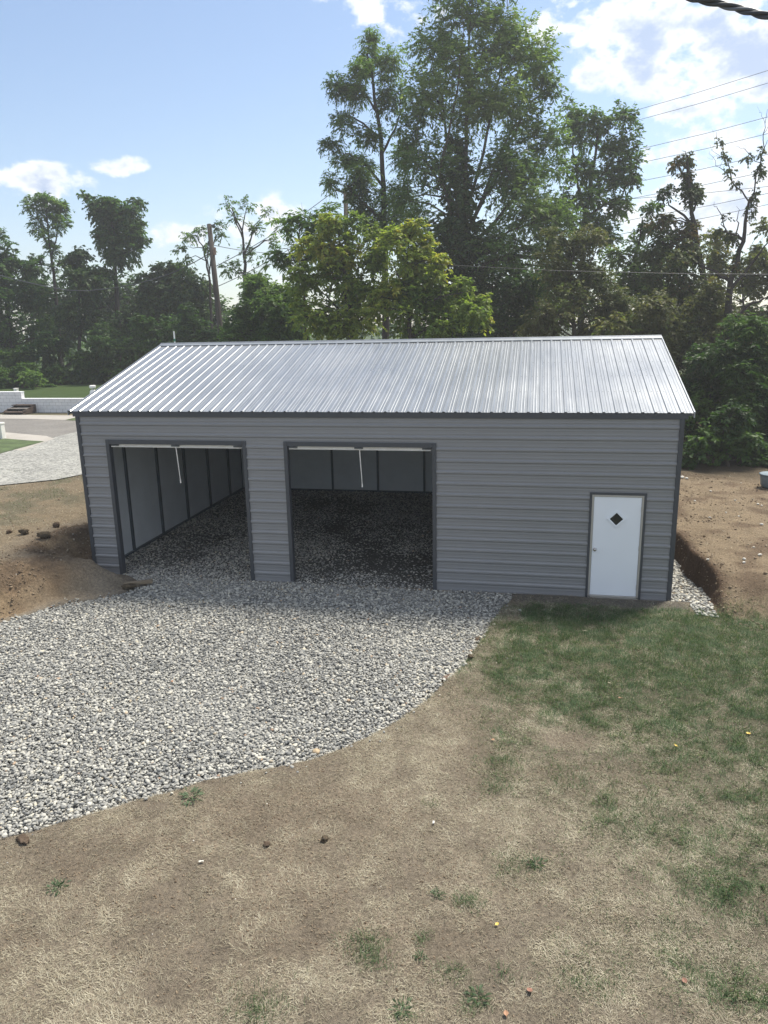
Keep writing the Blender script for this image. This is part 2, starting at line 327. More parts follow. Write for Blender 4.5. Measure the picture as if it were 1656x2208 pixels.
# ------------------------------------------------------------------ flat sheets to the far left
def sheet(name, P, z, material, res=None, kind='structure'):
    P = np.array([(p[0], p[1]) for p in P]); x0, y0 = P.min(0); x1, y1 = P.max(0)
    bm = bmesh.new(); vs = [bm.verts.new((p[0], p[1], z)) for p in P]; f = bm.faces.new(vs); f.normal_update()
    if f.normal.z < 0: f.normal_flip()
    bmesh.ops.triangulate(bm, faces=bm.faces[:])
    me = bpy.data.meshes.new(name); bm.to_mesh(me); bm.free(); me.materials.append(material)
    o = bpy.data.objects.new(name, me); C.objects.link(o); tag(o, None, None, kind=kind); return o
ZL = .62
def Q(*pp, z=ZL): return [G(px, py, z) for px, py in pp]
def gravtex(name, c0, c1_, scale, bump=.8):
    m, nt, out = mat(name); b = N(nt, 'ShaderNodeBsdfPrincipled', i_Roughness=.9); nt.links.new(b.outputs[0], out.inputs[0]); tc = N(nt, 'ShaderNodeTexCoord')
    v = N(nt, 'ShaderNodeTexVoronoi', i_Scale=scale); nt.links.new(tc.outputs['Object'], v.inputs['Vector'])
    n = N(nt, 'ShaderNodeTexNoise', i_Scale=.5, i_Detail=5.0); nt.links.new(tc.outputs['Object'], n.inputs['Vector'])
    sp = N(nt, 'ShaderNodeSeparateColor'); nt.links.new(v.outputs['Color'], sp.inputs[0])
    r = ramp(nt, sp.outputs[0], [(0, c0), (1, c1_)]); r2 = ramp(nt, n.outputs['Fac'], [(.3,(.8,.8,.8)),(.7,(1.1,1.1,1.08))])
    nt.links.new(mixc(nt, 1.0, r.outputs[0], r2.outputs[0], 'MULTIPLY'), b.inputs['Base Color'])
    bp = N(nt, 'ShaderNodeBump', i_Strength=bump, i_Distance=.03, invert=True); nt.links.new(v.outputs['Distance'], bp.inputs['Height']); nt.links.new(bp.outputs[0], b.inputs['Normal'])
    return m
M['gravfar'] = gravtex('crushed_stone', (.15,.15,.142), (.36,.36,.335), 14)
M['asphalt'] = gravtex('old_asphalt', (.12,.112,.105), (.215,.205,.19), 30, .4)
M['concrete'] = plain('concrete', (.33,.31,.28), .9, 0, .12, .8, .2, 20)
M['bedgrav'] = gravtex('stone_bed', (.10,.102,.10), (.34,.335,.31), 30)

# ------------------------------------------------------------------ garage
H0 = 3.60; OV = .173; HE = 3.657; HR = 4.905; EY = -.035; RID = DEP/2
garage = empty('metal_garage', (W/2, DEP/2, 0), 'grey metal garage with corrugated silver roof, two open bays and a white walk-in door', 'garage')
RP = .2286; RZ = .187
def zprofile(z0, z1):
    """(z, out) list of horizontally ribbed siding between z0 and z1"""
    pts = []
    for k in range(-2, 22):
        zr = RZ+k*RP
        pts += [(zr-.036, 0), (zr-.017, .026), (zr+.013, .026), (zr+.040, 0)]
        for mnr in (.0762, .1524): pts += [(zr+mnr-.017, 0), (zr+mnr-.006, .0035), (zr+mnr+.006, .0035), (zr+mnr+.017, 0)]
    pts.sort(); zz = np.array([p[0] for p in pts]); oo = np.array([p[1] for p in pts])
    sel = [(z0, float(np.interp(z0, zz, oo)))]+[p for p in pts if z0+1e-5 < p[0] < z1-1e-5]+[(z1, float(np.interp(z1, zz, oo)))]
    return sel
def siding(mb, org, ud, nd, u0, u1, z0, z1, lim=None, mi=0):
    pr = zprofile(z0, z1); vs = []
    for z, o in pr:
        a, b2 = (u0, u1) if lim is None else lim(z)
        for u in (a, b2): vs.append(np.array(org)+u*np.array(ud)+o*np.array(nd)+np.array([0, 0, z]))
    fs = [(2*k, 2*k+1, 2*k+3, 2*k+2) for k in range(len(pr)-1)]
    mb.add(vs, fs, mi)
A1, B1, A2, B2, HO = .665, 3.765, 4.669, 7.7255, 3.0
D0, D1, DZ0, DZ1 = 10.82, 11.693, .062, 2.05
fw_ = MB(); X_, NY = (1,0,0), (0,-1,0)
doL, doR, doT = D0-.074, D1+.074, DZ1+.074
for u0, u1, z0, z1 in [(0,A1,0,HO),(B1,A2,0,HO),(B2,doL,0,HO),(doR,W,0,HO),(doL,doR,doT,HO),(0,W,HO,H0)]:
    siding(fw_, (0,0,0), X_, NY, u0, u1, z0, z1)
def screwdot(mb, p, n, r=.011, mi=1):
    n = np.array(n, float); a = np.cross(n, (0, 0, 1.0)) if abs(n[2]) < .9 else np.cross(n, (1.0, 0, 0)); a /= np.linalg.norm(a); b_ = np.cross(n, a)
    vs = [np.array(p)+r*(math.cos(t)*a+math.sin(t)*b_) for t in np.arange(6)*math.pi/3]+[np.array(p)+n*r*.7]
    mb.add(vs, [(k, (k+1) % 6, 6) for k in range(6)], mi)
for x in (.25, 2.2, 4.2, 6.2, 8.3, 10.25, 12.15):
    for k in range(16):
        z = RZ+k*RP+.058
        if z > H0-.05: continue
        if (A1-.06 < x < B1+.06 or A2-.06 < x < B2+.06) and z < HO+.06: continue
        screwdot(fw_, (x, -.0015, z), (0,-1,0), .007)
fw_.build('front_wall', [M['siding'], M['gasket']], garage)
def rz_at(y): return HE+(HR-HE)*(1-abs(y-RID)/(RID-EY))-.03
def sidewall(name, x, nd):
    mb = MB(); siding(mb, (x,0,0), (0,1,0), nd, 0, DEP, 0, H0)
    def lim(z):
        t = max(0.0, (z-(HE-.03))/(HR-HE)); h = (RID-EY)*(1-min(t, .999)); return (max(0, RID-h), min(DEP, RID+h))
    siding(mb, (x,0,0), (0,1,0), nd, 0, DEP, H0, HR-.04, lim)
    return mb.build(name, M['siding'], garage)
sidewall('side_wall', 0, (-1,0,0)); sidewall('side_wall', W, (1,0,0))
bw = MB(); siding(bw, (0,DEP,0), (1,0,0), (0,1,0), 0, W, 0, H0); bw.build('back_wall', M['siding'], garage)
# inner panels
def innerpanel(name, pts):
    mb = MB(); mb.add(pts, [(0,1,2,3)]); return mb.build(name, M['inner'], garage)
innerpanel('inner_panel', [(.03,.06,.0),(.03,DEP-.03,0),(.03,DEP-.03,H0),(.03,.06,H0)])
innerpanel('inner_panel', [(W-.03,.06,.0),(W-.03,DEP-.03,0),(W-.03,DEP-.03,H0),(W-.03,.06,H0)])
innerpanel('inner_panel', [(.03,DEP-.03,0),(W-.03,DEP-.03,0),(W-.03,DEP-.03,H0),(.03,DEP-.03,H0)])
rear = MB()
for u0, u1, z0, z1 in [(.03,A1,0,HO),(B1,A2,0,HO),(B2,doL,0,HO),(doR,W-.03,0,HO),(doL,doR,doT,HO),(.03,W-.03,HO,H0)]:
    rear.add([(u0,.03,z0),(u1,.03,z0),(u1,.03,z1),(u0,.03,z1)], [(0,1,2,3)])
rear.build('inner_panel', M['inner'], garage)
PS = 1.52
def post(a, b): mb = MB(); mb.box(a, b); return mb.build('wall_post', M['post'], garage, bevel=.004)
for k in range(-1, 5):
    y = 1.61+k*PS; post((.034, y-.03, 0), (.094, y+.03, H0)) if y > .1 else None
    post((W-.094, y-.03, 0), (W-.034, y+.03, H0)) if y > .1 else None
for k in range(-2, 6):
    x = 3.196+k*PS; post((x-.03, DEP-.094, 0), (x+.03, DEP-.034, H0))
rl = MB(); rl.box((.034,.1,-.03),(.097,DEP-.034,.055)); rl.box((W-.097,.1,-.03),(W-.034,DEP-.034,.055)); rl.box((.097,DEP-.097,-.03),(W-.097,DEP-.034,.055)); rl.build('base_rail', M['post'], garage)
# window in the back wall (seen at the bay's upper right)
wx0, wx1, wz0, wz1 = 6.28, 7.15, 1.98, 2.75
wf = MB()
for a, b2 in [((wx0-.04,DEP-.11,wz0-.04),(wx1+.04,DEP-.036,wz0)),((wx0-.04,DEP-.11,wz1),(wx1+.04,DEP-.036,wz1+.04)),((wx0-.04,DEP-.11,wz0),(wx0,DEP-.036,wz1)),((wx1,DEP-.11,wz0),(wx1+.04,DEP-.036,wz1))]: wf.box(a, b2)
win = wf.build('back_window', M['post'], garage)
pn = MB(); pn.box((wx0,DEP-.06,wz0),(wx1,DEP-.04,wz1)); o = pn.build('pane', M['glass']); o.parent = win; o.matrix_parent_inverse = Matrix.Identity(4)
# roof
m, nt, out = mat('galvalume_roof'); b = N(nt, 'ShaderNodeBsdfPrincipled', i_Metallic=.7); nt.links.new(b.outputs[0], out.inputs[0]); tc = N(nt, 'ShaderNodeTexCoord')
mp = N(nt, 'ShaderNodeMapping'); mp.inputs['Scale'].default_value = (4.2, .5, .5); nt.links.new(tc.outputs['Object'], mp.inputs[0])
n = N(nt, 'ShaderNodeTexNoise', i_Scale=2.2, i_Detail=7.0, i_Roughness=.65); nt.links.new(mp.outputs[0], n.inputs['Vector'])
n3 = N(nt, 'ShaderNodeTexNoise', i_Scale=.7, i_Detail=4.0); nt.links.new(tc.outputs['Object'], n3.inputs['Vector'])
r = ramp(nt, n.outputs['Fac'], [(.3,(.28,.294,.306)),(.7,(.385,.40,.41))]); nt.links.new(r.outputs[0], b.inputs['Base Color'])
mr = N(nt, 'ShaderNodeMapRange'); mr.inputs['To Min'].default_value = .22; mr.inputs['To Max'].default_value = .40; nt.links.new(n3.outputs['Fac'], mr.inputs[0]); nt.links.new(mr.outputs[0], b.inputs['Roughness'])
M['roof'] = m
NRB = 55; per = (W+2*OV)/NRB
def xprofile():
    pts = []
    for k in range(NRB):
        x0 = -OV+k*per
        pts += [(x0+.000, 0 if k else 0), (x0+.014, .017), (x0+.046, .017), (x0+.064, 0)]
        for q in (.117, .172): pts += [(x0+q-.014, 0), (x0+q-.005, .003), (x0+q+.005, .003), (x0+q+.014, 0)]
    pts.append((W+OV, 0)); return pts
XP = xprofile()
rf = MB()
for sgn in (1, -1):
    ye = EY if sgn == 1 else DEP-EY
    sl = np.array([0, RID-ye, HR-HE]); ln = np.linalg.norm(sl); sd_ = sl/ln; nrm = np.array([0, -sd_[2]*sgn, abs(sd_[1])])
    vs = []
    for s_ in (0, .999):
        for x, h in XP: vs.append(np.array([x, ye, HE])+s_*sl+h*nrm)
    n_ = len(XP); fs = [(k, k+1, n_+k+1, n_+k) if sgn == 1 else (k+1, k, n_+k, n_+k+1) for k in range(n_-1)]
    rf.add(vs, fs, 0)
    if sgn == 1:
        for s_ in (.015, .235, .43, .62, .81):
            for k in range(NRB):
                x0 = -OV+k*per
                screwdot(rf, np.array([x0+.082+random.uniform(-.004,.004), ye, HE])+s_*sl+.001*nrm, nrm, .0095)
                if s_ > .02 and random.random() < .45: screwdot(rf, np.array([x0+.195+random.uniform(-.01,.01), ye, HE])+s_*sl+.001*nrm, nrm, .009)
roof = rf.build('roof', [M['roof'], M['gasket']], garage)
M['capm'] = plain('ridge_cap_metal', (.27,.29,.31), .38, .5, .08, 3)
M['capd'] = plain('ridge_closure', (.09,.10,.115), .6, .2, .1, 4)
rc = MB(); sl = (HR-HE)/(RID-EY)
prof = [(-.17, -.17*sl+.026), (-.05, -.05*sl+.030), (-.018, .047), (.018, .047), (.05, -.05*sl+.030), (.17, -.17*sl+.026)]
vs = []
for x in (-OV-.015, W+OV+.015):
    for dy, dz in prof: vs.append((x, RID+dy, HR+dz))
    for dy, dz in reversed(prof): vs.append((x, RID+dy, HR+dz-.012))
nn = 12; rc.add(vs, [(k, (k+1) % nn, nn+(k+1) % nn, nn+k) for k in range(nn)]+[tuple(range(nn-1,-1,-1)), tuple(range(nn, 2*nn))])
cap = rc.build('ridge_cap', M['capm']); cap.parent = roof; cap.matrix_parent_inverse = Matrix.Identity(4)
cl = MB(); cl.box((-OV+.002, RID-.165, HR-.165*sl-.002), (W+OV-.002, RID-.15, HR-.165*sl+.024)); o = cl.build('ridge_closure', M['capd']); o.parent = roof
for o_ in (cap, o): o_.parent = roof; o_.matrix_parent_inverse = Matrix.Identity(4)
# rake trims
for x in (-OV-.012, W+OV+.012):
    for sgn in (1, -1):
        ye = EY if sgn == 1 else DEP-EY
        mb = MB(); a = np.array([x, ye, HE]); b2 = np.array([x, RID, HR])
        w = .012; vs = []
        for p in (a, b2):
            for dx, dz in ((-w,-.085),(w,-.085),(w,.024),(-w,.024)): vs.append(p+np.array([dx,0,dz]))
        mb.add(vs, [(0,1,5,4),(1,2,6,5),(2,3,7,6),(3,0,4,7),(3,2,1,0),(4,5,6,7)]); mb.build('rake_trim', M['capm'], garage)
# eave trim
for y0, y1 in ((EY+.006, -.0005), (DEP+.0005, DEP-EY-.006)):
    mb = MB(); mb.box((-.085, y0, HE-.115), (W+.085, y1, HE-.005)); mb.build('eave_trim', M['trim'], garage, bevel=.006)
for xa, xb in ((-OV+.02, -.086), (W+.086, W+OV-.02)):
    mb = MB(); mb.box((xa, EY+.012, HE-.05), (xb, EY+.03, HE-.006)); mb.build('eave_return', M['trim'], garage)
# corner trims
for xa, xb in ((-.03,.055),(W-.055,W+.03)):
    mb = MB(); mb.box((xa, -.03, -.02), (xb, .05, HE-.116)); mb.build('corner_trim', M['trim'], garage, bevel=.006)
    mb = MB(); mb.box((xa, DEP-.05, -.02), (xb, DEP+.03, HE-.116)); mb.build('corner_trim', M['trim'], garage, bevel=.006)
for u0, u1 in ((.056,A1-.046),(B1+.046,A2-.046),(B2+.046,doL-.02),(doR+.02,W-.056)):
    bt = MB(); bt.box((u0,-.024,-.03),(u1,-.001,.028)); bt.build('base_trim', M['siding'], garage)
# bay openings and rolled-up doors
for a, b2 in ((A1, B1), (A2, B2)):
    mb = MB()
    mb.box((a-.045,-.032,-.02),(a+.035,.11,HO+.05)); mb.box((b2-.035,-.032,-.02),(b2+.045,.11,HO+.05)); mb.box((a+.036,-.032,HO-.045),(b2-.036,.11,HO+.05))
    mb.build('opening_trim', M['trim'], garage, bevel=.005)
    bar = MB(); bar.box((a+.06,.02,HO-.10),(b2-.06,.055,HO-.072)); bar.box((a+.06,.028,HO-.0715),(b2-.06,.05,HO-.025)); bar.box((a+.06,.005,HO-.112),(b2-.06,.07,HO-.1005))
    dr = bar.build('roller_door', M['silver'], garage, bevel=.003)
    cx = (a+b2)/2
    def sub(mb, name, material, smooth=False):
        o = mb.build(name, material, None, smooth); o.parent = dr; o.matrix_parent_inverse = Matrix.Identity(4); return o
    for lx in (cx, a+.15, b2-.15):
        l = MB(); l.box((lx-.09,-.002,HO-.085),(lx+.09,.019,HO-.055)); l.tube([(lx-.07,-.012,HO-.07),(lx+.07,-.012,HO-.045)], .008); l.tube([(lx+.06,-.02,HO-.07),(lx+.06,.02,HO-.07)], .016); sub(l, 'latch', M['gasket'])
    cy = .3; coil = MB(); coil.tube([(a-.1,cy,HO+.22),(b2+.1,cy,HO+.22)], .19, 20); sub(coil, 'door_coil', M['coil'])
    cur = MB(); cur.box((a+.055,.08,HO-.10),(b2-.055,.085,HO+.06)); sub(cur, 'door_curtain', M['coil'])
    cd = MB(); cd.tube([(cx+.02,.0,HO-.11),(cx+.03,.005,HO-.35),(cx+.045,.0,HO-.6),(cx+.055,.0,HO-.80)], [.010,.010,.009,.008], 6); cd.tube([(cx+.055,.0,HO-.80),(cx+.058,.0,HO-.87)], [.016,.014], 6); sub(cd, 'pull_cord', M['cord'])
# walk-in door
dt = MB()
dt.box((doL-.012,-.031,-.02),(D0-.042,.05,doT+.012)); dt.box((D1+.042,-.031,-.02),(doR+.012,.05,doT+.012)); dt.box((D0-.0415,-.031,DZ1+.042),(D1+.0415,.05,doT+.012)); dt.build('door_trim', M['trim'], garage, bevel=.004)
door = MB(); door.box((D0,-.014,DZ0),(D1,.03,DZ1)); door = door.build('entry_door', M['white'], garage, bevel=.003)
def dsub(mb, name, material, smooth=False, bevel=0):
    o = mb.build(name, material, None, smooth, bevel); o.parent = door; o.matrix_parent_inverse = Matrix.Identity(4); return o
fr = MB(); fr.box((D0-.041,-.026,.035),(D0-.003,.04,DZ1+.041)); fr.box((D1+.003,-.026,.035),(D1+.041,.04,DZ1+.041)); fr.box((D0-.0025,-.026,DZ1+.003),(D1+.0025,.04,DZ1+.041)); dsub(fr, 'door_frame', M['alu'], bevel=.004)
sl_ = MB(); sl_.box((D0-.0025,-.045,.012),(D1+.0025,.04,.058)); sl_.box((D0-.04,-.04,-.01),(D1+.04,.04,.0115)); dsub(sl_, 'door_sill', M['alu'], bevel=.004)
for hz0 in (.25, 1.05, 1.82):
    hg = MB(); hg.tube([(D1+.002,-.022,hz0-.05),(D1+.002,-.022,hz0+.05)], .008, 8); dsub(hg, 'hinge', M['alu'])
kx, kz = D0+.052, 1.0
kb = MB(); kb.tube([(kx,-.0145,kz),(kx,-.02,kz)], .032, 16); kb.tube([(kx,-.02,kz),(kx,-.045,kz),(kx,-.055,kz),(kx,-.075,kz),(kx,-.085,kz)], [.012,.014,.026,.028,.015], 16); dsub(kb, 'door_knob', M['knob'], True)
wc, wz = (D0+D1)/2-.01, 1.62
def diamond(r_o, r_i, y0, y1):
    mb = MB(); vs = []
    for y in (y0, y1):
        for r_ in (r_o, r_i):
            for dx, dz in ((0,1),(1,0),(0,-1),(-1,0)): vs.append((wc+dx*r_, y, wz+dz*r_))
    fs = []
    for k in range(4):
        n_ = (k+1) % 4
        fs += [(k, n_, 4+n_, 4+k), (8+k, 12+k, 12+n_, 8+n_), (k, 8+k, 8+n_, n_), (4+k, 4+n_, 12+n_, 12+k)]
    mb.add(vs, fs); return mb
dw = diamond(.18, .125, -.034, -.0145); dsub(dw, 'diamond_window_frame', M['white'], bevel=.006)
dg = MB(); dg.add([(wc,-.018,wz+.128),(wc+.128,-.018,wz),(wc,-.018,wz-.128),(wc-.128,-.018,wz)], [(0,1,2,3)]); dsub(dg, 'diamond_pane', M['glass'])

# ------------------------------------------------------------------ far left: drive, lot, wall, steps
sheet('gravel_driveway', Q((-700,1060),(-200,1055),(0,1046),(60,1040),(120,1034),(190,1020),(330,1000),(330,920),(190,925),(165,931),(135,938),(100,948),(60,962),(0,978),(-200,985),(-700,1000)), ZL, M['gravfar'])
sheet('asphalt_lot', Q((-700,1000),(-200,968),(0,966),(40,970),(80,955),(120,944),(165,931),(200,921),(420,905),(420,897),(160,905),(70,903),(0,903),(-700,910)), ZL-.004, M['asphalt'])
sheet('concrete_apron', Q((-700,911),(0,903),(70,903.5),(140,906),(165,900),(165,896),(0,894),(-700,890)), ZL+.006, M['concrete'])
sheet('concrete_strip', Q((-200,968),(0,968),(50,972),(85,957),(118,946),(100,940),(10,932),(-200,930)), ZL+.002, M['concrete'])
sheet('grass_verge', Q((140,906),(200,908),(200,898),(165,900)), ZL+.010, plain('verge_green', (.07,.095,.035), .95, 0, .4, 3, .5, 20))
sheet('grass_island', Q((-200,985),(0,978),(60,962),(95,952),(60,950),(0,945),(-200,944)), ZL+.012, plain('island_green', (.065,.095,.035), .95, 0, .4, 2, .5, 20))
# raise terrain seat under these sheets: handled below by a slab that carries them
WY = DY(100, 896, WALLY)[1]
wb = D(100, 896, 1)
def on_wall(px, py): return DY(px, py, WALLY-.15)
zb = on_wall(100, 896)[2]; zt = on_wall(100, 861)[2]; ztl = on_wall(20, 846.5)[2]; xstep = on_wall(46, 855)[0]
m, nt, out = mat('painted_block'); b = N(nt, 'ShaderNodeBsdfPrincipled', i_Roughness=.8); nt.links.new(b.outputs[0], out.inputs[0]); tc = N(nt, 'ShaderNodeTexCoord')
mp = N(nt, 'ShaderNodeMapping'); mp.inputs['Rotation'].default_value = (R(90),0,0); nt.links.new(tc.outputs['Object'], mp.inputs[0])
br = N(nt, 'ShaderNodeTexBrick', i_Scale=1.0); br.inputs['Brick Width'].default_value = .4; br.inputs['Row Height'].default_value = .2; br.inputs['Mortar Size'].default_value = .008
br.inputs['Color1'].default_value = (.72,.72,.73,1); br.inputs['Color2'].default_value = (.66,.67,.69,1); br.inputs['Mortar'].default_value = (.36,.36,.38,1); nt.links.new(mp.outputs[0], br.inputs['Vector'])
n = N(nt, 'ShaderNodeTexNoise', i_Scale=3.5, i_Detail=8.0, i_Roughness=.75); nt.links.new(tc.outputs['Object'], n.inputs['Vector'])
rr = ramp(nt, n.outputs['Fac'], [(.28,(.42,.40,.37)),(.40,(.93,.93,.92)),(.7,(1.03,1.03,1.03))]); nt.links.new(mixc(nt, 1.0, br.outputs[0], rr.outputs[0], 'MULTIPLY'), b.inputs['Base Color'])
M['block'] = m
wall = MB(); wall.box((xstep, WALLY-.15, zb-.5), (-8.5, WALLY+.13, zt)); wall.box((-60, WALLY-.15, zb-.5), (xstep-.002, WALLY+.13, ztl))
w_o = wall.build('retaining_wall', M['block']); tag(w_o, 'long white painted block retaining wall, stepped higher at its left', 'wall')
cp = MB(); cp.box((xstep+.003, WALLY-.17, zt+.001), (-8.5, WALLY+.15, zt+.045)); cp.box((-60, WALLY-.17, ztl+.001), (xstep+.012, WALLY+.15, ztl+.045)); o = cp.build('wall_cap', M['blockwhite']); o.parent = w_o
# lawn behind the wall
m, nt, out = mat('banded_lawn'); b = N(nt, 'ShaderNodeBsdfPrincipled', i_Roughness=.9); b.inputs['Specular IOR Level'].default_value = .1; nt.links.new(b.outputs[0], out.inputs[0]); tc = N(nt, 'ShaderNodeTexCoord')
wv = N(nt, 'ShaderNodeTexWave', i_Scale=.42, i_Distortion=1.2); wv.bands_direction = 'Y'; nt.links.new(tc.outputs['Object'], wv.inputs['Vector'])  # alternating lighter and darker green bands across the lawn
n = N(nt, 'ShaderNodeTexNoise', i_Scale=9.0, i_Detail=6.0, i_Roughness=.7); nt.links.new(tc.outputs['Object'], n.inputs['Vector'])
r1 = ramp(nt, wv.outputs['Fac'], [(.25,(.10,.135,.05)),(.75,(.20,.235,.09))]); r2 = ramp(nt, n.outputs['Fac'], [(.3,(.65,.68,.6)),(.7,(1.2,1.2,1.2))])
nt.links.new(mixc(nt, 1.0, r1.outputs[0], r2.outputs[0], 'MULTIPLY'), b.inputs['Base Color'])
lz = zt-.03; print('lawn z', lz, float(gz(np.array([-20.]), np.array([30.]))[0]))
sheet('back_lawn', [(-70,WALLY+.131),(-8.5,WALLY+.131),(-4,30),(-6,48),(-40,50),(-75,48)], lz, m)
# steps
sx = on_wall(36, 871)[0]; ex = on_wall(77, 871)[0]; st = empty('wooden_steps', ((sx+ex)/2, WALLY-.6, ZL), 'weathered three-tread wooden steps leaning against the white block wall', 'steps')
zt0 = on_wall(50, 871)[2]-ZL
for k in range(3):
    y1 = WALLY-.17-k*.42; z = ZL+zt0*(3-k)/3.05
    mb = MB(); mb.box((sx, y1-.46, z-.05), (ex, y1, z)); mb.build('tread', M['stepgrey'] if k == 1 else M['stepwood'], st, bevel=.006)
    mb = MB(); mb.box((sx+.05, y1-.06, max(ZL, z-zt0/3)+.001), (ex-.05, y1-.03, z-.051)); mb.build('riser', M['stepwood'], st)
for x in (sx+.0, ex-.05):
    mb = MB(); y1 = WALLY-.17
    vs = []
    for xx in (x, x+.05): vs += [(xx,y1,ZL+.01),(xx,y1-1.2,ZL+.01),(xx,y1-1.2,ZL+.2),(xx,y1-.1,ZL+zt0-.06),(xx,y1,ZL+zt0-.06)]
    mb.add(vs, [(0,1,2,3,4),(9,8,7,6,5)]+[(k,5+k,5+(k+1)%5,(k+1)%5) for k in range(5)]); mb.build('stringer', M['stepwood'], st)
# propane tank
tp = DY(201, 846, WALLY+1.2); tk = empty('propane_tank', (tp[0], tp[1], lz), 'white upright propane tank with collar standing on the lawn behind the wall', 'gas tank')
hb = tp[2]-lz
mb = MB(); rr_ = .20; mb.lathe([(rr_*.9,0),(rr_,.04),(rr_,hb-.02),(rr_*.93,hb+.06),(rr_*.7,hb+.13),(rr_*.35,hb+.165),(.05,hb+.17)], (tp[0],tp[1],lz), 20); mb.build('tank_body', M['tank'], tk, True)
mb = MB(); mb.lathe([(.05,hb+.15),(.05,hb+.25),(.17,hb+.25),(.19,hb+.34),(.185,hb+.40),(.12,hb+.42)], (tp[0],tp[1],lz), 16); mb.build('collar', M['tank'], tk)
mb = MB(); mb.tube([(tp[0]+.05,tp[1]-.06,lz+hb+.17),(tp[0]+.05,tp[1]-.06,lz+hb+.26)], .035, 8); mb.build('valve', M['gasket'], tk)
# post on the lawn behind the higher wall
pp = DY(35.5, 846, WALLY+1.0); mb = MB(); mb.box((pp[0]-.10,pp[1]-.1,lz),(pp[0]+.10,pp[1]+.1,pp[2]+.22)); mb.box((pp[0]-.12,pp[1]-.12,pp[2]+.221),(pp[0]+.12,pp[1]+.12,pp[2]+.25))
tag(mb.build('marker_post', M['pedestal'], bevel=.01), 'short pale post just behind the higher end of the white wall', 'post')
# pedestal at the left border
pp = G(3, 946, ZL); pd = empty('utility_pedestal', pp, 'white and green utility pedestal on the grass island beside the gravel driveway', 'utility box')
ht = (DY(3, 911, pp[1])[2]-ZL)
mb = MB(); mb.box((pp[0]+.03,pp[1]-.12,ZL-.05),(pp[0]+.15,pp[1]+.14,ZL+ht-.08)); mb.build('side_post', M['pedestal'], pd, bevel=.01)
mb = MB(); mb.box((pp[0]-.42,pp[1]-.10,ZL-.05),(pp[0]+.029,pp[1]+.12,ZL+ht-.10)); mb.build('cabinet', M['pedgreen'], pd, bevel=.01)
mb = MB(); mb.box((pp[0]-.45,pp[1]-.14,ZL+ht-.079),(pp[0]+.17,pp[1]+.16,ZL+ht)); mb.build('lid', M['pedestal'], pd, bevel=.01)

exec_marker = 0
# ------------------------------------------------------------------ gravel (stones as geometry-node instances)
m, nt, out = mat('river_stone'); b = N(nt, 'ShaderNodeBsdfPrincipled', i_Roughness=.8); b.inputs['Specular IOR Level'].default_value = .3; nt.links.new(b.outputs[0], out.inputs[0])
a = N(nt, 'ShaderNodeAttribute', attribute_name='shade'); a.attribute_type = 'INSTANCER'
r = ramp(nt, a.outputs['Fac'], [(0,(.115,.119,.12)),(.25,(.19,.192,.186)),(.48,(.285,.284,.267)),(.66,(.38,.374,.343)),(.85,(.51,.497,.44)),(.955,(.52,.475,.37)),(.985,(.40,.32,.23)),(1,(.32,.22,.16))])
tc = N(nt, 'ShaderNodeTexCoord'); n = N(nt, 'ShaderNodeTexNoise', i_Scale=1.6, i_Detail=5.0); nt.links.new(tc.outputs['Object'], n.inputs['Vector'])
r2 = ramp(nt, n.outputs['Fac'], [(.3,(.8,.8,.8)),(.7,(1.12,1.12,1.1))]); nt.links.new(mixc(nt, 1.0, r.outputs[0], r2.outputs[0], 'MULTIPLY'), b.inputs['Base Color'])
M['stone'] = m
stones = bpy.data.collections.new('stone_shapes')
def rockmesh(name, seed, sub=2, sx=1, sy=.78, sz=.5, rough=.22, material=None):
    rs = np.random.default_rng(seed); bm = bmesh.new(); bmesh.ops.create_icosphere(bm, subdivisions=sub, radius=1.0)
    dirs = rs.normal(size=(9, 3)); dirs /= np.linalg.norm(dirs, axis=1)[:, None]; lim = rs.uniform(.62, .95, 9)
    for v in bm.verts:
        p = np.array(v.co)
        for d_, l_ in zip(dirs, lim):
            t = p@d_
            if t > l_: p = p-(t-l_)*.85*d_
        p = p*(1+rough*(rs.random()-.5)*.35); v.co = (p[0]*sx, p[1]*sy, p[2]*sz)
    me = bpy.data.meshes.new(name); bm.to_mesh(me); bm.free()
    me.polygons.foreach_set('use_smooth', [True]*len(me.polygons))
    me.materials.append(material or M['stone']); return me
for k in range(10):
    o = bpy.data.objects.new('stone', rockmesh('stone', 100+k, 2, 1, random.uniform(.62,.9), random.uniform(.42,.62), .25)); stones.objects.link(o)
def scatter_pts(x0, x1, y0, y1, step):
    gx, gy = np.meshgrid(np.arange(x0, x1, step), np.arange(y0, y1, step)); gx = gx.ravel(); gy = gy.ravel()
    return gx+RNG.uniform(-.5, .5, gx.size)*step*1.1, gy+RNG.uniform(-.5, .5, gx.size)*step*1.1
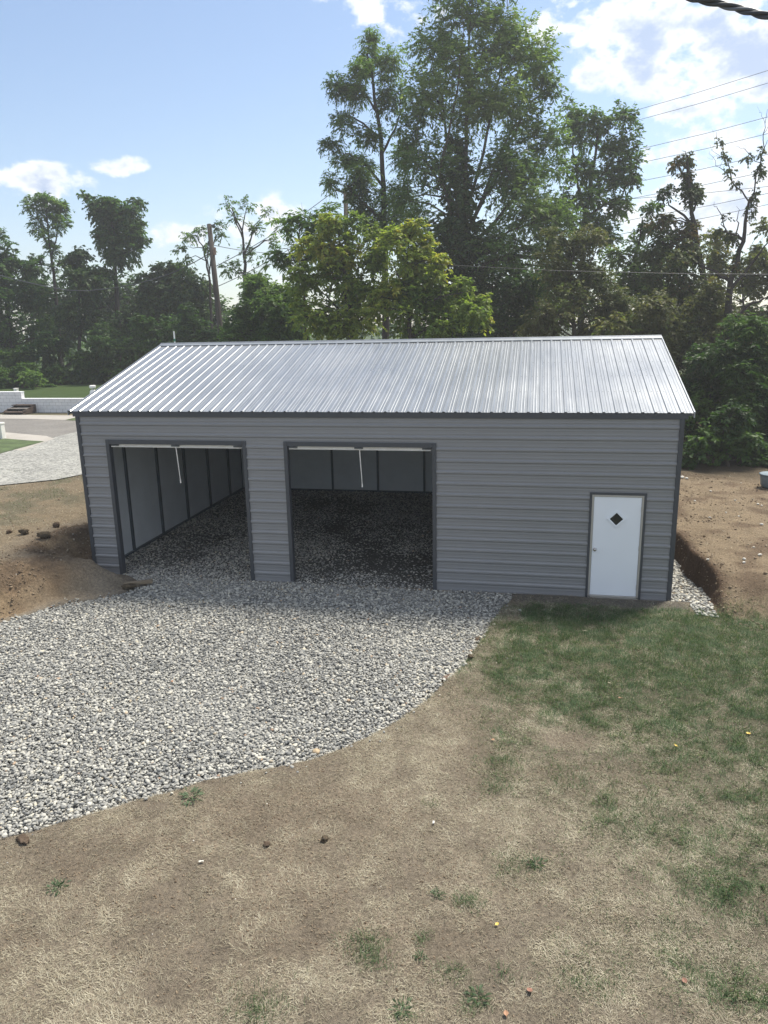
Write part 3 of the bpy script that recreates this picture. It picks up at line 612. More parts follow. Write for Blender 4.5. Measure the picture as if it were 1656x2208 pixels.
def gravel_obj(name, x, y, z, smin, smax, shapes=None, material=None):
    k = len(x); V = np.stack([x, y, z], 1)
    s = RNG.uniform(smin, smax, k)*RNG.choice([.6,.8,1,1,1.35], k)
    rot = np.stack([RNG.normal(0,.28,k), RNG.normal(0,.28,k), RNG.uniform(0,6.28,k)], 1)
    cl_ = fbm(x*.35, y*.35, 3, 131)
    sh = np.clip(RNG.beta(1.9, 1.5, k)*.92+.22*(cl_-.5), 0, .95); sp = RNG.random(k) < .012; sh[sp] = RNG.uniform(.95, 1, sp.sum())
    me = bpy.data.meshes.new(name); me.vertices.add(k); me.vertices.foreach_set('co', V.astype(np.float32).ravel())
    for an, typ, val in (('scl','FLOAT',s),('rot','FLOAT_VECTOR',rot),('shade','FLOAT',sh)):
        a = me.attributes.new(an, typ, 'POINT'); a.data.foreach_set('vector' if 'VECTOR' in typ else 'value', val.astype(np.float32).ravel())
    o = bpy.data.objects.new(name, me); C.objects.link(o); me.materials.append(material or M['stone'])
    ng = bpy.data.node_groups.new('scatter_'+name, 'GeometryNodeTree')
    ng.interface.new_socket('Geometry', in_out='INPUT', socket_type='NodeSocketGeometry'); ng.interface.new_socket('Geometry', in_out='OUTPUT', socket_type='NodeSocketGeometry')
    gi = ng.nodes.new('NodeGroupInput'); go = ng.nodes.new('NodeGroupOutput'); ip = ng.nodes.new('GeometryNodeInstanceOnPoints'); ci = ng.nodes.new('GeometryNodeCollectionInfo')
    ci.inputs['Collection'].default_value = shapes or stones; ci.inputs['Separate Children'].default_value = True; ci.inputs['Reset Children'].default_value = True
    def na(nm, typ):
        q = ng.nodes.new('GeometryNodeInputNamedAttribute'); q.data_type = typ; q.inputs['Name'].default_value = nm; return q.outputs[0]
    ip.inputs['Pick Instance'].default_value = True; L = ng.links.new
    ri = ng.nodes.new('FunctionNodeRandomValue'); ri.data_type = 'INT'; ri.inputs[4].default_value = 0; ri.inputs[5].default_value = 9
    L(gi.outputs[0], ip.inputs['Points']); L(ci.outputs[0], ip.inputs['Instance']); L(ri.outputs[2], ip.inputs['Instance Index']); L(na('rot','FLOAT_VECTOR'), ip.inputs['Rotation']); L(na('scl','FLOAT'), ip.inputs['Scale']); L(ip.outputs[0], go.inputs[0])
    md = o.modifiers.new('scatter', 'NODES'); md.node_group = ng
    return tag(o, None, None, kind='stuff')
gx, gy = scatter_pts(-4.5, 9.6, -9.6, -.0, .036)
sd = poly_sd(gx, gy, GR)+.10*(fbm(gx*2.2, gy*2.2, 3, 5)-.5)+RNG.normal(0, .03, gx.size)
k = (sd < -.01) | ((RNG.random(gx.size) < .10*np.exp(-np.maximum(sd, 0)/.10)) & (gy < -.6)); gx, gy = gx[k], gy[k]
ix, iy = scatter_pts(.08, 10.6, -.05, DEP-.1, .044)
k = (((ix > A1-.0) & (ix < B1)) | ((ix > A2) & (ix < B2)) | (iy > .12)) & ~((ix > 8.6) & (iy < 3)); ix, iy = ix[k], iy[k]
k2 = RNG.random(len(gx)) < .35
gx2, gy2 = gx[k2]+RNG.uniform(-.03,.03,k2.sum()), gy[k2]+RNG.uniform(-.03,.03,k2.sum())
ax = np.concatenate([gx, gx2, ix]); ay = np.concatenate([gy, gy2, iy]); az = np.concatenate([RNG.uniform(-.014,.010,len(gx))+np.where(poly_sd(gx, gy, GR) > 0, gz(gx, gy)+.012, 0), RNG.uniform(.008,.022,len(gx2)), RNG.uniform(-.012,.012,len(ix))])+.05*(fbm(ax*.7, ay*.7, 3, 17)-.5)
gravel_obj('gravel', ax, ay, az, .015, .032)['label'] = 'grey and white river gravel covering the garage floor and the drive in front'
tx, ty = scatter_pts(W+.03, W+.95, -1.15, 3.3, .045); k = (tx < TX(ty)-.0) & (ty > -1.0+.3*fbm(tx*3, ty*3, 3, 8)) & ((ty > -.1) | (tx > W+.33-.0)); tx, ty = tx[k], ty[k]
gravel_obj('trench_gravel', tx, ty, np.maximum(gz(tx, ty), -.02)+RNG.uniform(.0,.02,len(tx)), .024, .042)['label'] = 'pale stones lying in the narrow trench beside the garage'
ex_, ey_ = scatter_pts(-13, -4.2, 6.4, 8.6, .11); ez_ = np.full(len(ex_), ZL)
m, nt, out = mat('loose_soil'); b = N(nt, 'ShaderNodeBsdfPrincipled', i_Roughness=.95); b.inputs['Specular IOR Level'].default_value = .1; nt.links.new(b.outputs[0], out.inputs[0])
a = N(nt, 'ShaderNodeAttribute', attribute_name='shade'); a.attribute_type = 'INSTANCER'
r = ramp(nt, a.outputs['Fac'], [(0,(.12,.086,.06)),(.5,(.19,.145,.10)),(.9,(.26,.205,.145)),(.96,(.36,.32,.25)),(1,(.5,.47,.42))]); nt.links.new(r.outputs[0], b.inputs['Base Color'])
clods = bpy.data.collections.new('clod_shapes')
for k in range(8):
    o = bpy.data.objects.new('clod', rockmesh('clod', 500+k, 2, 1, random.uniform(.7,.95), random.uniform(.45,.8), 1.3, m)); clods.objects.link(o)
cx_ = RNG.uniform(-8, .1, 30000); cy_ = RNG.uniform(-3.8, 8, 30000); sb_ = np.minimum(poly_sd(cx_, cy_, GR), rect_sd(cx_, cy_, 0, 0, W, DEP)); k = (sb_ > .02) & (RNG.random(30000) < np.clip(.9*sstep(2.2, .4, sb_)*sstep(.3, .7, fbm(cx_*1.6, cy_*1.6, 3, 301))+.04, 0, 1)); lx, ly = cx_[k], cy_[k]
cx_ = RNG.uniform(W+.2, 19, 26000); cy_ = RNG.uniform(-1.3, 10, 26000); k = RNG.random(26000) < (.05+.55*sstep(.5, .8, fbm(cx_*1.1, cy_*1.5, 4, 311))+.5*np.exp(-((cx_-TX(cy_)-.15)/.3)**2)*(cy_ < 3.2)); k &= (cx_ > TX(cy_)+.02) | (cy_ > 3.4); lx = np.concatenate([lx, cx_[k]]); ly = np.concatenate([ly, cy_[k]])
cx_ = RNG.uniform(1.5, 15, 60000); cy_ = RNG.uniform(-11, -.1, 60000); k = (poly_sd(cx_, cy_, GR) > .03) & (RNG.random(60000) < .10+.5*bald(cx_, cy_)); nl_ = len(lx); lx = np.concatenate([lx, cx_[k]]); ly = np.concatenate([ly, cy_[k]])
sz_ = np.concatenate([RNG.uniform(.006, .020, nl_)*RNG.choice([1,1,1,1,1.9], nl_), RNG.uniform(.004, .013, len(lx)-nl_)])
gravel_obj('loose_dirt', lx, ly, gz(lx, ly)+sz_*.25, .99, 1.01, clods, m)['label'] = 'crumbled dirt and clods strewn over the bare soil'
a_ = bpy.data.objects['loose_dirt'].data.attributes['scl']; a_.data.foreach_set('value', sz_.astype(np.float32))
# bed under the gravel inside the garage and in front
sheet('gravel_bed', [(p[0], p[1]) for p in GR], -.022, M['bedgrav'])
sheet('garage_floor', [(.1,-.05),(W-.1,-.05),(W-.1,DEP-.1),(.1,DEP-.1)], -.018, M['bedgrav'])

# ------------------------------------------------------------------ grass
def blades(name, x, y, L, Wd, lean, tint, material, curl=.5, flow=.9):
    k = len(x); z = gz(x, y); th = 9.0*fbm(x*2.6, y*2.6, 3, 201)+RNG.normal(0, flow, k)+np.where(RNG.random(k) < .25, RNG.uniform(0, 6.28, k), 0); base = np.stack([x, y, z-.004], 1)
    hd = np.stack([np.cos(th), np.sin(th), np.zeros(k)], 1); side = np.stack([-np.sin(th), np.cos(th), np.zeros(k)], 1)
    upv = np.array([0, 0, 1.0])
    a1 = lean; a2 = np.clip(lean+curl*RNG.uniform(.2, 1.2, k), 0, 1.75)
    d1 = hd*np.sin(a1)[:, None]+upv*np.cos(a1)[:, None]; d2 = hd*np.sin(a2)[:, None]+upv*np.cos(a2)[:, None]
    d2 = d2+side*RNG.normal(0, .5, k)[:, None]
    p1 = base+d1*(L*.5)[:, None]; p2 = p1+d2*(L*.5)[:, None]; p2[:, 2] = np.maximum(p2[:, 2], z+.004); w = (Wd*.5)[:, None]
    V = np.stack([base-side*w, base+side*w, p1+side*w*.8, p1-side*w*.8, p2], 1).reshape(-1, 3)
    b0 = np.arange(k)*5
    F = np.concatenate([np.stack([b0, b0+1, b0+2], 1), np.stack([b0, b0+2, b0+3], 1), np.stack([b0+3, b0+2, b0+4], 1)], 0)
    o = np_mesh(name, V, F, material, {'tint': ('FACE', 'FLOAT', np.concatenate([tint, tint, tint]).astype(np.float32))})
    return tag(o, None, None, kind='stuff')
def lawn_pts(n):
    x = RNG.uniform(1.5, 20, n); y = RNG.uniform(-11.6, -.1, n)
    P = np.stack([x, y, np.full(n, .05)], 1)-CAM; zz = P@FW; u = 828+FPX*(P@R2)/zz; v = 1104-FPX*(P@U2)/zz
    k = (((u > -90) & (u < 1750)) | ((u > -700) & (u < 2500) & (RNG.random(n) < .45))) & (v < 2500); x, y = x[k], y[k]
    sd = poly_sd(x, y, GR)+.10*(fbm(x*2.2, y*2.2, 3, 5)-.5); k = (sd > .03)
    return x[k], y[k]
x, y = lawn_pts(1900000)
g = green(x, y); bl = bald(x, y)
cl1 = fbm(x*2.2, y*2.2, 3, 101); cl2 = fbm(x*7, y*7, 2, 107)
strip_ = (y > -.62) & (x > 9) & (x < 13)
dens = np.clip(.70-.30*bl, .10, 1)*np.clip(sstep(.25, .62, cl1)*.9+.9*sstep(.35, .7, cl2)+.12, 0, 1.4)*np.where(strip_, .12, 1)
dens = np.where((x > W+.2) & (y > -1.0), .10, dens)
k = (RNG.random(len(x)) < dens*.85*np.clip(1.1-g*.62, .25, 1)); xd, yd = x[k], y[k]; n_ = len(xd)
print('dry', n_)
blades('dry_grass', xd, yd, RNG.uniform(.03, .075, n_), RNG.uniform(.0028, .0055, n_), RNG.uniform(.75, 1.5, n_), np.clip(.12+.72*RNG.beta(2, 2, n_)-.12*bl[k]+.55*(cl1[k]-.5)+.5*(cl2[k]-.5), 0, 1), M['grass_dry'])['label'] = 'dry straw coloured grass of the parched lawn'
near_ = sstep(-4.6, -2.4, y)*sstep(8.9, 9.9, x)
gt = g*(.45+.9*sstep(.3, .68, fbm(x*3.4, y*3.4, 3, 113))+.35*near_)*(.5+1.0*sstep(.3, .7, fbm(x*9, y*9, 2, 117)))
k = (RNG.random(len(x)) < np.clip(gt*.42, 0, .7)*np.where(strip_, .2, 1)); xg, yg = x[k], y[k]; n_ = len(xg)
TUFT = [(785,2040,.15,260),(800,2075,.12,160),(560,2178,.20,260),(1010,1946,.11,160),(978,2100,.10,110),(1030,2165,.08,70),(1085,2105,.08,70),(905,2030,.06,50),(1395,1745,.25,240),(1290,1335,.2,240),(1150,1328,.2,220),(1430,1330,.25,260),(1545,1330,.3,260),(1360,1800,.2,200),(1120,1870,.18,180),(1230,1690,.2,160),(1090,1640,.14,110),(1620,1980,.2,200),(1470,2010,.15,150),(1290,2130,.16,160),(1590,2150,.2,200),(930,1735,.07,50),(1060,1700,.12,90)]
tx_, ty_ = [], []
for px_, py_, r_, k_ in TUFT:
    r_ *= 1.5; k_ = int(k_*.8)
    c_ = G(px_, py_, .05); tx_.append(c_[0]+RNG.normal(0, r_*.5, k_)); ty_.append(c_[1]+RNG.normal(0, r_*.35, k_))
tx_ = np.concatenate(tx_); ty_ = np.concatenate(ty_); nt_ = len(tx_)
blades('grass_tufts', tx_, ty_, RNG.uniform(.04, .11, nt_), RNG.uniform(.003, .0055, nt_), RNG.uniform(.05, 1.0, nt_), RNG.beta(1.6, 3, nt_), M['grass_green'], .8, 2.0)['label'] = 'taller dark green grass tufts standing out of the lawn'
print('green', n_)
blades('green_grass', xg, yg, RNG.uniform(.035, .10, n_)*(.7+.5*np.clip(gt[k], 0, 1)), RNG.uniform(.003, .0055, n_), RNG.uniform(.1, 1.15, n_), np.clip(RNG.beta(2, 2.4, n_)+.35*(1-np.clip(g[k], 0, 1))*RNG.random(n_)+.4*(cl2[k]-.5), 0, 1), M['grass_green'], .8)['label'] = 'green grass growing in patches on the lawn'
# thin grass on the banks
n = 60000; x = RNG.uniform(-9, .2, n); y = RNG.uniform(-3.5, 8.5, n); sdb = np.minimum(poly_sd(x, y, GR), rect_sd(x, y, 0, 0, W, DEP)); k = (sdb > .25) & (RNG.random(n) < np.clip(.12+.5*sstep(1.2, 2.5, sdb)*fbm(x*1.2, y*1.2, 3, 121), 0, 1)); x, y = x[k], y[k]; n = len(x)
gg = .55*sstep(.45, .65, fbm(x*1.5, y*1.5, 4, 81))*sstep(3.0, 4.5, sdb[k])
pick = RNG.random(n) < gg
blades('bank_dry_grass', x[~pick], y[~pick], RNG.uniform(.04,.12,(~pick).sum()), RNG.uniform(.004,.009,(~pick).sum()), RNG.uniform(.7,1.5,(~pick).sum()), RNG.beta(1.6,2.6,(~pick).sum()), M['grass_dry'])['label'] = 'dry grass thinly covering the left bank'
blades('bank_green_grass', x[pick], y[pick], RNG.uniform(.05,.13,pick.sum()), RNG.uniform(.005,.010,pick.sum()), RNG.uniform(.1,1.0,pick.sum()), RNG.random(pick.sum()), M['grass_green'])['label'] = 'short green grass on top of the left bank near the driveway'
n = 26000; x = RNG.uniform(W+.6, 22, n); y = RNG.uniform(-1.2, 10.5, n); k = (RNG.random(n) < .35*fbm(x*1.6, y*1.6, 3, 141)); x, y = x[k], y[k]; n = len(x)
blades('bank_straw', x, y, RNG.uniform(.04,.13,n), RNG.uniform(.004,.009,n), RNG.uniform(1.0,1.55,n), RNG.beta(2,2,n), M['grass_dry'])['label'] = 'flattened straw strewn on the bare dirt right of the garage'

# ------------------------------------------------------------------ trees
COVK = 3.9; NLEAF = [0]
def unit(v): return v/(np.linalg.norm(v, axis=-1, keepdims=True)+1e-9)
def leaf_geo(c, ax, L, Wd, rs):
    k = len(c); rnd = rs.normal(size=(k, 3))*.55+np.array([0, 0, 1.0]); s = unit(np.cross(ax, rnd)); nrm = np.cross(s, ax)
    mid = c+ax*(L*.45)[:, None]-nrm*(Wd*.12)[:, None]
    V = np.stack([c, mid+s*(Wd*.5)[:, None], c+ax*L[:, None]-np.array([0,0,1.0])*(L*.18)[:, None], mid-s*(Wd*.5)[:, None]], 1).reshape(-1, 3)
    F = (np.arange(k)*4)[:, None]+np.arange(4)[None]; return V, F
def clump_leaves(cen, rad, n, L, Wd, rs, tw, droop=.25, tbase=.5):
    """leaves on short twigs that radiate through an ellipsoid"""
    nt_ = max(3, int(n/12)); d = unit(rs.normal(size=(nt_, 3))+np.array([0, 0, .25])); st_ = cen+d*rad*(rs.random((nt_, 1))**.6)*.75
    ln = tw*rs.uniform(.6, 1.3, nt_)
    td = unit(d*.9+rs.normal(size=(nt_, 3))*.45+np.array([0, 0, .12])); ti = rs.integers(0, nt_, n); u = rs.random(n)
    c = st_[ti]+td[ti]*(ln[ti]*u)[:, None]-np.array([0, 0, 1.0])*(droop*ln[ti]*u*u)[:, None]
    sd_ = unit(np.cross(td[ti], np.array([0, 0, 1.0])+rs.normal(size=(n, 3))*.15))*rs.choice([-1, 1], n)[:, None]
    ax = unit(td[ti]*.55+sd_*.8+rs.normal(size=(n, 3))*.22-np.array([0, 0, 1.0])*droop)
    tint = np.clip(tbase+rs.normal(0, .16, nt_)[ti]+rs.normal(0, .13, n), 0, 1)
    V, F = leaf_geo(c, ax, L*rs.uniform(.7, 1.25, n), Wd*rs.uniform(.75, 1.2, n), rs)
    return V, F, tint, st_, td, ln
def make_tree(name, label, cat, dep, trunk, ells, leaf='lf_mid', L=.2, Wd=.085, cov=1.6, tr=.16, limbs=(), group=None, ivy=None, bark='bark', tw=.55, droop=.25, seed=None, subs=1.0, tvar=.22, depk=.8, twigs=True, base_py=None):
    rs = np.random.default_rng(seed if seed is not None else abs(hash(name+label)) % 2**31 if False else sum(map(ord, label))*31+len(label))
    k = dep/FPX
    tp_ = [D(px, py, dep) for px, py in trunk]; b0 = tp_[0].copy(); gz0 = gz1(b0[0], b0[1]); foot = np.array([b0[0], b0[1], gz0])
    root = empty(name, foot, label, cat, group)
    tm = MB(); path = [foot-np.array([0,0,.1])]+([p for p in tp_ if p[2] > gz0+.4])
    if len(path) < 2: path.append(foot+np.array([0, 0, 1.0]))
    # smooth path
    pth = []
    for i in range(len(path)-1):
        for t in np.linspace(0, 1, 4, endpoint=False): pth.append(path[i]*(1-t)+path[i+1]*t+(rs.normal(size=3)*.03 if i or t else 0))
    pth.append(path[-1]); m_ = len(pth); rads = [tr*(1-.82*i/(m_-1))*(1.25 if i == 0 else 1) for i in range(m_)]
    tm.tube(pth, rads, 8); nodes = [(p, r_) for p, r_ in zip(pth, rads)][1:]
    for lb in limbs:
        off = rs.uniform(-.6, .6); lp = [D(px, py, dep+off*i) for i, (px, py) in enumerate(lb)]; near = min(nodes, key=lambda q_: np.linalg.norm(q_[0]-lp[0])); lp[0] = near[0]; r0 = min(near[1], tr)*.72
        pl = []
        for i in range(len(lp)-1):
            for t in np.linspace(0, 1, 4, endpoint=False): pl.append(lp[i]*(1-t)+lp[i+1]*t+(rs.normal(size=3)*.04 if i or t else 0))
        pl.append(lp[-1]); rr2 = [r0*(1-.85*i/(len(pl)-1)) for i in range(len(pl))]; tm.tube(pl, rr2, 6); nodes += list(zip(pl, rr2))
    VV = []; FF = []; TT = []; off = 0
    NP = np.array([q_[0] for q_ in nodes]); NR = np.array([q_[1] for q_ in nodes])
    for e in ells:
        px, py, rx, ry = e[:4]; cv = COVK*cov*(e[4] if len(e) > 4 else 1)
        wr = np.array([rx*k, ry*k]); dr_ = min(max(wr.mean(), .3), 3.0)*depk
        sub = max(1, int(round(subs*(.8+rx*ry/320.0)**.75))); sub = min(sub, 14)
        etint = .5+rs.normal(0, tvar)
        area = math.pi*wr[0]*wr[1]; nl = max(12, int(cv*area/(.5*L*Wd)/sub))
        for s_ in range(sub):
            q_ = rs.normal(size=3); q_ = q_/np.linalg.norm(q_)*(rs.random()**.45)*.80 if sub > 1 else np.zeros(3)
            cen = D(px+q_[0]*rx, py+q_[1]*ry, dep+q_[2]*dr_*1.2+(rs.normal()*dr_*.3))
            sr = (.62 if sub > 1 else .95)*np.array([wr[0], dr_, wr[1]])*rs.uniform(.75, 1.2)
            sr = np.clip(sr, .25, 2.0)
            V, F, t, st_, td, ln = clump_leaves(cen, sr, nl, L, Wd, rs, tw*min(1.2, .5+sr.mean()*.6), droop, etint+rs.normal(0, .08))
            VV.append(V); FF.append(F+off); TT.append(t); off += len(V)
            # branch to the clump
            dd = np.linalg.norm(NP-cen, axis=1)+np.where(NP[:, 2] > cen[2]-.15, 2.5*np.maximum(0, NP[:, 2]-cen[2]+.15), 0); bi = int(np.argmin(dd)); p0 = NP[bi]; r0 = min(NR[bi]*.6, .015+.016*np.linalg.norm(cen-p0))
            mid = p0*.5+cen*.5+np.array([0, 0, .12*np.linalg.norm(cen-p0)])+rs.normal(size=3)*.08
            if twigs and np.linalg.norm(cen-p0) > .2:
                tm.tube([p0, p0*.7+mid*.3+(mid-p0)*.15, mid, mid*.4+cen*.6, cen], [r0, r0*.85, r0*.65, r0*.5, r0*.3], 4, cap=False)
                for i in range(min(4, len(st_))): tm.tube([cen, st_[i], st_[i]+td[i]*ln[i]], [r0*.3+.004, .006+r0*.12, .004], 3, cap=False)
    tm.build('trunk', M[bark], root)
    V = np.concatenate(VV); F = np.concatenate(FF); T = np.concatenate(TT); NLEAF[0] += len(F)
    o = np_mesh('crown', V, F, M[leaf], {'tint': ('FACE', 'FLOAT', T.astype(np.float32))}); put(o, root)
    if ivy:
        VV = []; FF = []; TT = []; off = 0
        for px, py, rx, ry in ivy:
            sr = np.array([rx*k, min(rx, ry)*k, ry*k]); nl = int(5.5*math.pi*sr[0]*sr[2]/(.5*.19*.15))
            V, F, t, *_ = clump_leaves(D(px, py, dep-.2), sr*1.0, nl, .19, .15, rs, .45, .5, .5+rs.normal(0, .15)); VV.append(V); FF.append(F+off); TT.append(t); off += len(V)
        o = np_mesh('ivy', np.concatenate(VV), np.concatenate(FF), M['ivy'], {'tint': ('FACE', 'FLOAT', np.concatenate(TT).astype(np.float32))}); put(o, root)
    return root
LG = 'trees along the lawn edge'; BG = 'trees behind the garage'
make_tree('walnut_tree', 'tallest tree behind the roof, multi-stemmed with airy fine leaves and dark ivy on its trunk', 'tree', 37, [(1000,770),(1002,600),(1002,440),(1005,300),(1012,160),(1015,40)],
  [(930,520,50,60),(900,600,46,60),(885,250,34,50),(892,470,42,46),(1060,520,60,60),(1170,640,60,60),(1000,40,85,45),(1090,45,65,55),(930,110,55,55),(1010,130,85,65),(1105,135,75,65),(1175,125,38,55),(1188,200,32,38),(925,215,62,65),(1030,230,85,75),(1130,240,75,65),(1180,290,48,48),(895,330,42,55),(955,350,55,65),(1075,360,85,65),(1160,375,75,58),(1100,455,95,65),(1185,470,58,58),(1120,560,95,65),(880,420,35,40),(1190,560,45,50),(1000,-60,80,50),(1085,-50,65,50),(1040,640,70,50)],
  'lf_big', .24, .080, 1.2, .21, [[(1000,520),(962,300),(948,150),(945,60)],[(1003,470),(1055,280),(1085,120),(1095,20)],[(1005,500),(1105,300),(1165,160)],[(1003,540),(1130,400),(1185,300)],[(1000,480),(920,350),(900,300)],[(1000,560),(1100,500),(1170,470)],[(1000,560),(950,380),(985,200),(1000,60)],[(1002,520),(1080,330),(1130,220)]], BG,
  [(985,318,24,28),(988,365,40,40),(990,420,52,48),(990,480,60,55),(985,545,66,60),(985,610,74,60),(995,670,84,60),(1000,730,90,50)], 'bark', .75, .2)
make_tree('locust_tree', 'tall dark feathery tree standing left of the tallest tree with bare upright trunk', 'tree', 40, [(832,780),(830,600),(828,440),(822,300),(805,190),(792,110)],
  [(790,90,30,28),(768,145,40,36),(828,140,42,42),(725,185,36,20),(780,205,50,34),(850,215,36,46),(738,268,38,20),(718,308,28,20),(785,290,40,30),(735,345,40,24),(790,370,55,36),(862,320,28,46),(728,395,28,20),(768,432,52,36),(850,430,40,42),(800,480,58,36),(860,490,40,40)],
  'lf_mid', .19, .062, 1.35, .24, [[(826,400),(770,340),(735,330)],[(822,300),(770,255),(740,250)],[(826,330),(860,260),(865,200)],[(829,480),(780,430),(740,400)],[(815,240),(780,190),(735,180)],[(829,460),(870,400),(880,360)]], BG, None, 'barkdark', .65, .3)
make_tree('maple_tree', 'yellowing bushy tree left of centre directly behind the ridge, widest of the yellow ones', 'tree', 31, [(765,770),(752,660),(740,560),(730,500)],
  [(718,480,42,32),(770,500,48,42),(690,530,42,42),(740,555,65,48),(675,610,50,42),(760,635,70,58),(690,680,58,50),(760,710,72,40),(640,650,28,40,.5),(810,560,35,50)],
  'lf_yel', .17, .10, 1.9, .15, [[(752,660),(700,560),(690,520)],[(748,620),(790,540)],[(755,680),(680,620)]], BG, None, 'barkdark', .5, .4)
make_tree('maple_tree', 'yellow-green tree whose leafy lobes reach out rightward over the roof ridge middle', 'tree', 30, [(885,775),(882,680),(878,600),(880,520)],
  [(880,490,42,22),(850,520,48,32),(910,535,38,36),(870,575,58,46),(928,590,36,36),(880,640,68,48),(955,655,46,42),(1010,615,34,22),(1035,645,28,16),(1000,680,45,36),(900,700,80,42),(1040,692,22,10),(830,650,45,60)],
  'lf_yel', .17, .10, 1.9, .14, [[(882,660),(950,640),(1020,625)],[(880,640),(840,550)],[(882,690),(960,690),(1030,690)]], BG, None, 'barkdark', .5, .4)
make_tree('ailanthus_tree', 'slender tree with long drooping feathery fronds left of the yellowing trees', 'tree', 35, [(662,770),(655,640),(650,540),(645,480)],
  [(640,472,36,22),(608,492,22,14),(672,482,36,26),(598,545,34,16),(645,560,34,26),(585,570,18,10),(700,455,35,16),(680,540,40,30),(620,620,30,26,.5)],
  'lf_mid', .34, .095, 1.3, .10, [[(652,600),(620,540),(590,540)],[(648,520),(610,495)],[(650,540),(690,480)]], BG, None, 'barkdark', 1.0, .45)
make_tree('broad_tree', 'broad green tree right of the tallest tree against the clouds', 'tree', 41, [(1252,780),(1255,600),(1262,470),(1280,360),(1290,270)],
  [(1235,240,26,36),(1290,258,52,30),(1340,258,36,26),(1258,300,55,40),(1330,305,50,36),(1370,330,26,32),(1238,365,55,42),(1310,375,55,42),(1368,390,26,30),(1280,435,56,38),(1340,445,36,36),(1218,440,38,46),(1305,505,50,38),(1255,495,46,38)],
  'lf_mid', .20, .10, 1.35, .24, [[(1262,470),(1235,330),(1235,250)],[(1270,420),(1330,330),(1345,270)],[(1262,480),(1340,420),(1365,390)],[(1258,520),(1220,440)]], BG, None, 'barkdark', .6, .3)
make_tree('dying_tree', 'reddish brown half-dead tree behind the right part of the ridge', 'tree', 32, [(1238,780),(1235,680),(1232,580),(1240,520)],
  [(1220,520,46,32),(1270,525,46,32),(1200,590,56,46),(1270,595,58,46),(1315,640,48,56),(1215,670,66,56),(1295,700,70,48),(1165,700,50,50)],
  'lf_brown', .15, .06, 1.6, .13, [[(1234,640),(1280,560),(1290,510)],[(1234,660),(1190,580)],[(1236,700),(1310,640)]], BG, None, 'bark', .55, .4)
make_tree('shade_tree', 'dark low tree filling the gap right of the ivy trunk just above the ridge', 'tree', 35, [(1110,780),(1108,700),(1105,620)],
  [(1100,630,58,52),(1150,630,48,56),(1065,690,50,46),(1130,705,70,50),(1040,730,60,40)],
  'lf_dark', .19, .085, 1.9, .14, [], BG, None, 'barkdark', .5, .3)
make_tree('thicket_tree', 'mid green tree between the brown tree and the leaning vine-wrapped snag', 'tree', 38, [(1375,790),(1372,680),(1370,580),(1385,470)],
  [(1370,555,36,46),(1350,610,46,48),(1405,620,48,48),(1402,495,30,16),(1332,550,26,36),(1430,570,38,38),(1395,450,36,12),(1390,700,70,50),(1430,660,50,50),(1340,690,50,50)],
  'lf_mid', .17, .09, 1.5, .14, [[(1371,600),(1400,500),(1410,455)]], BG, None, 'barkdark', .5, .3)
make_tree('vine_snag', 'leaning snag wrapped in dark vines right of the roof, tip bare of branches', 'tree', 34, [(1548,770),(1535,680),(1512,570),(1492,460),(1482,335)],
  [(1482,342,12,22),(1465,370,26,26),(1480,415,32,32),(1440,418,20,18),(1502,410,22,26),(1432,478,34,24),(1472,490,38,36),(1420,535,44,42),(1482,560,56,54),(1430,615,58,52),(1500,640,52,52),(1450,690,60,48)],
  'vine', .12, .085, 1.5, .26, [[(1482,350),(1470,325)],[(1500,500),(1450,450),(1425,420)],[(1490,450),(1510,420)]], BG, None, 'barkdark', .45, .6)
make_tree('bare_tree', 'mostly bare forked tree with dark trunk and hanging vine tufts at the right border', 'tree', 31, [(1578,800),(1574,740),(1568,685),(1576,610),(1600,520),(1615,435)],
  [(1552,302,6,16),(1562,340,8,22),(1575,372,8,22),(1586,398,7,18),(1640,330,7,24),(1642,375,11,34),(1612,338,10,16),(1630,420,10,26),(1618,455,12,24),(1555,500,22,20),(1575,520,16,20),(1598,545,14,34),(1588,590,14,30),(1565,470,10,14,.5)],
  'vine', .085, .06, .85, .26, [[(1615,435),(1640,350),(1650,290),(1655,235)],[(1615,435),(1580,390),(1560,330),(1545,285)],[(1560,330),(1530,310)],[(1550,300),(1540,282),(1528,276)],[(1575,385),(1545,355),(1530,325)],[(1560,345),(1535,345),(1520,338)],[(1578,612),(1535,585),(1505,560)],[(1568,690),(1530,678),(1490,655)],[(1600,520),(1570,500),(1556,480)],[(1556,480),(1545,450),(1540,435)],[(1570,500),(1590,475),(1588,445)],[(1640,350),(1610,325),(1585,315)],[(1610,325),(1600,300)],[(1650,290),(1668,250)],[(1652,270),(1640,240),(1632,228)],[(1576,620),(1630,560),(1670,500)],[(1570,700),(1610,660),(1660,640)],[(1645,330),(1660,300),(1690,260)]], BG, None, 'barkdark', .22, .8)
make_tree('olive_tree', 'olive-yellow leafy tree behind the forked bare tree at the right border', 'tree', 38, [(1610,800),(1605,700),(1600,600)],
  [(1540,505,26,26),(1560,560,42,42),(1620,615,48,46),(1645,555,38,38),(1540,640,48,46),(1600,690,52,42),(1500,700,52,42),(1690,600,50,60),(1690,690,50,50),(1650,490,30,25,.5)],
  'lf_olive', .18, .10, 1.7, .14, [], BG, None, 'barkdark', .5, .4)
RB = 'shrubs at the edge of the dirt right of the garage'
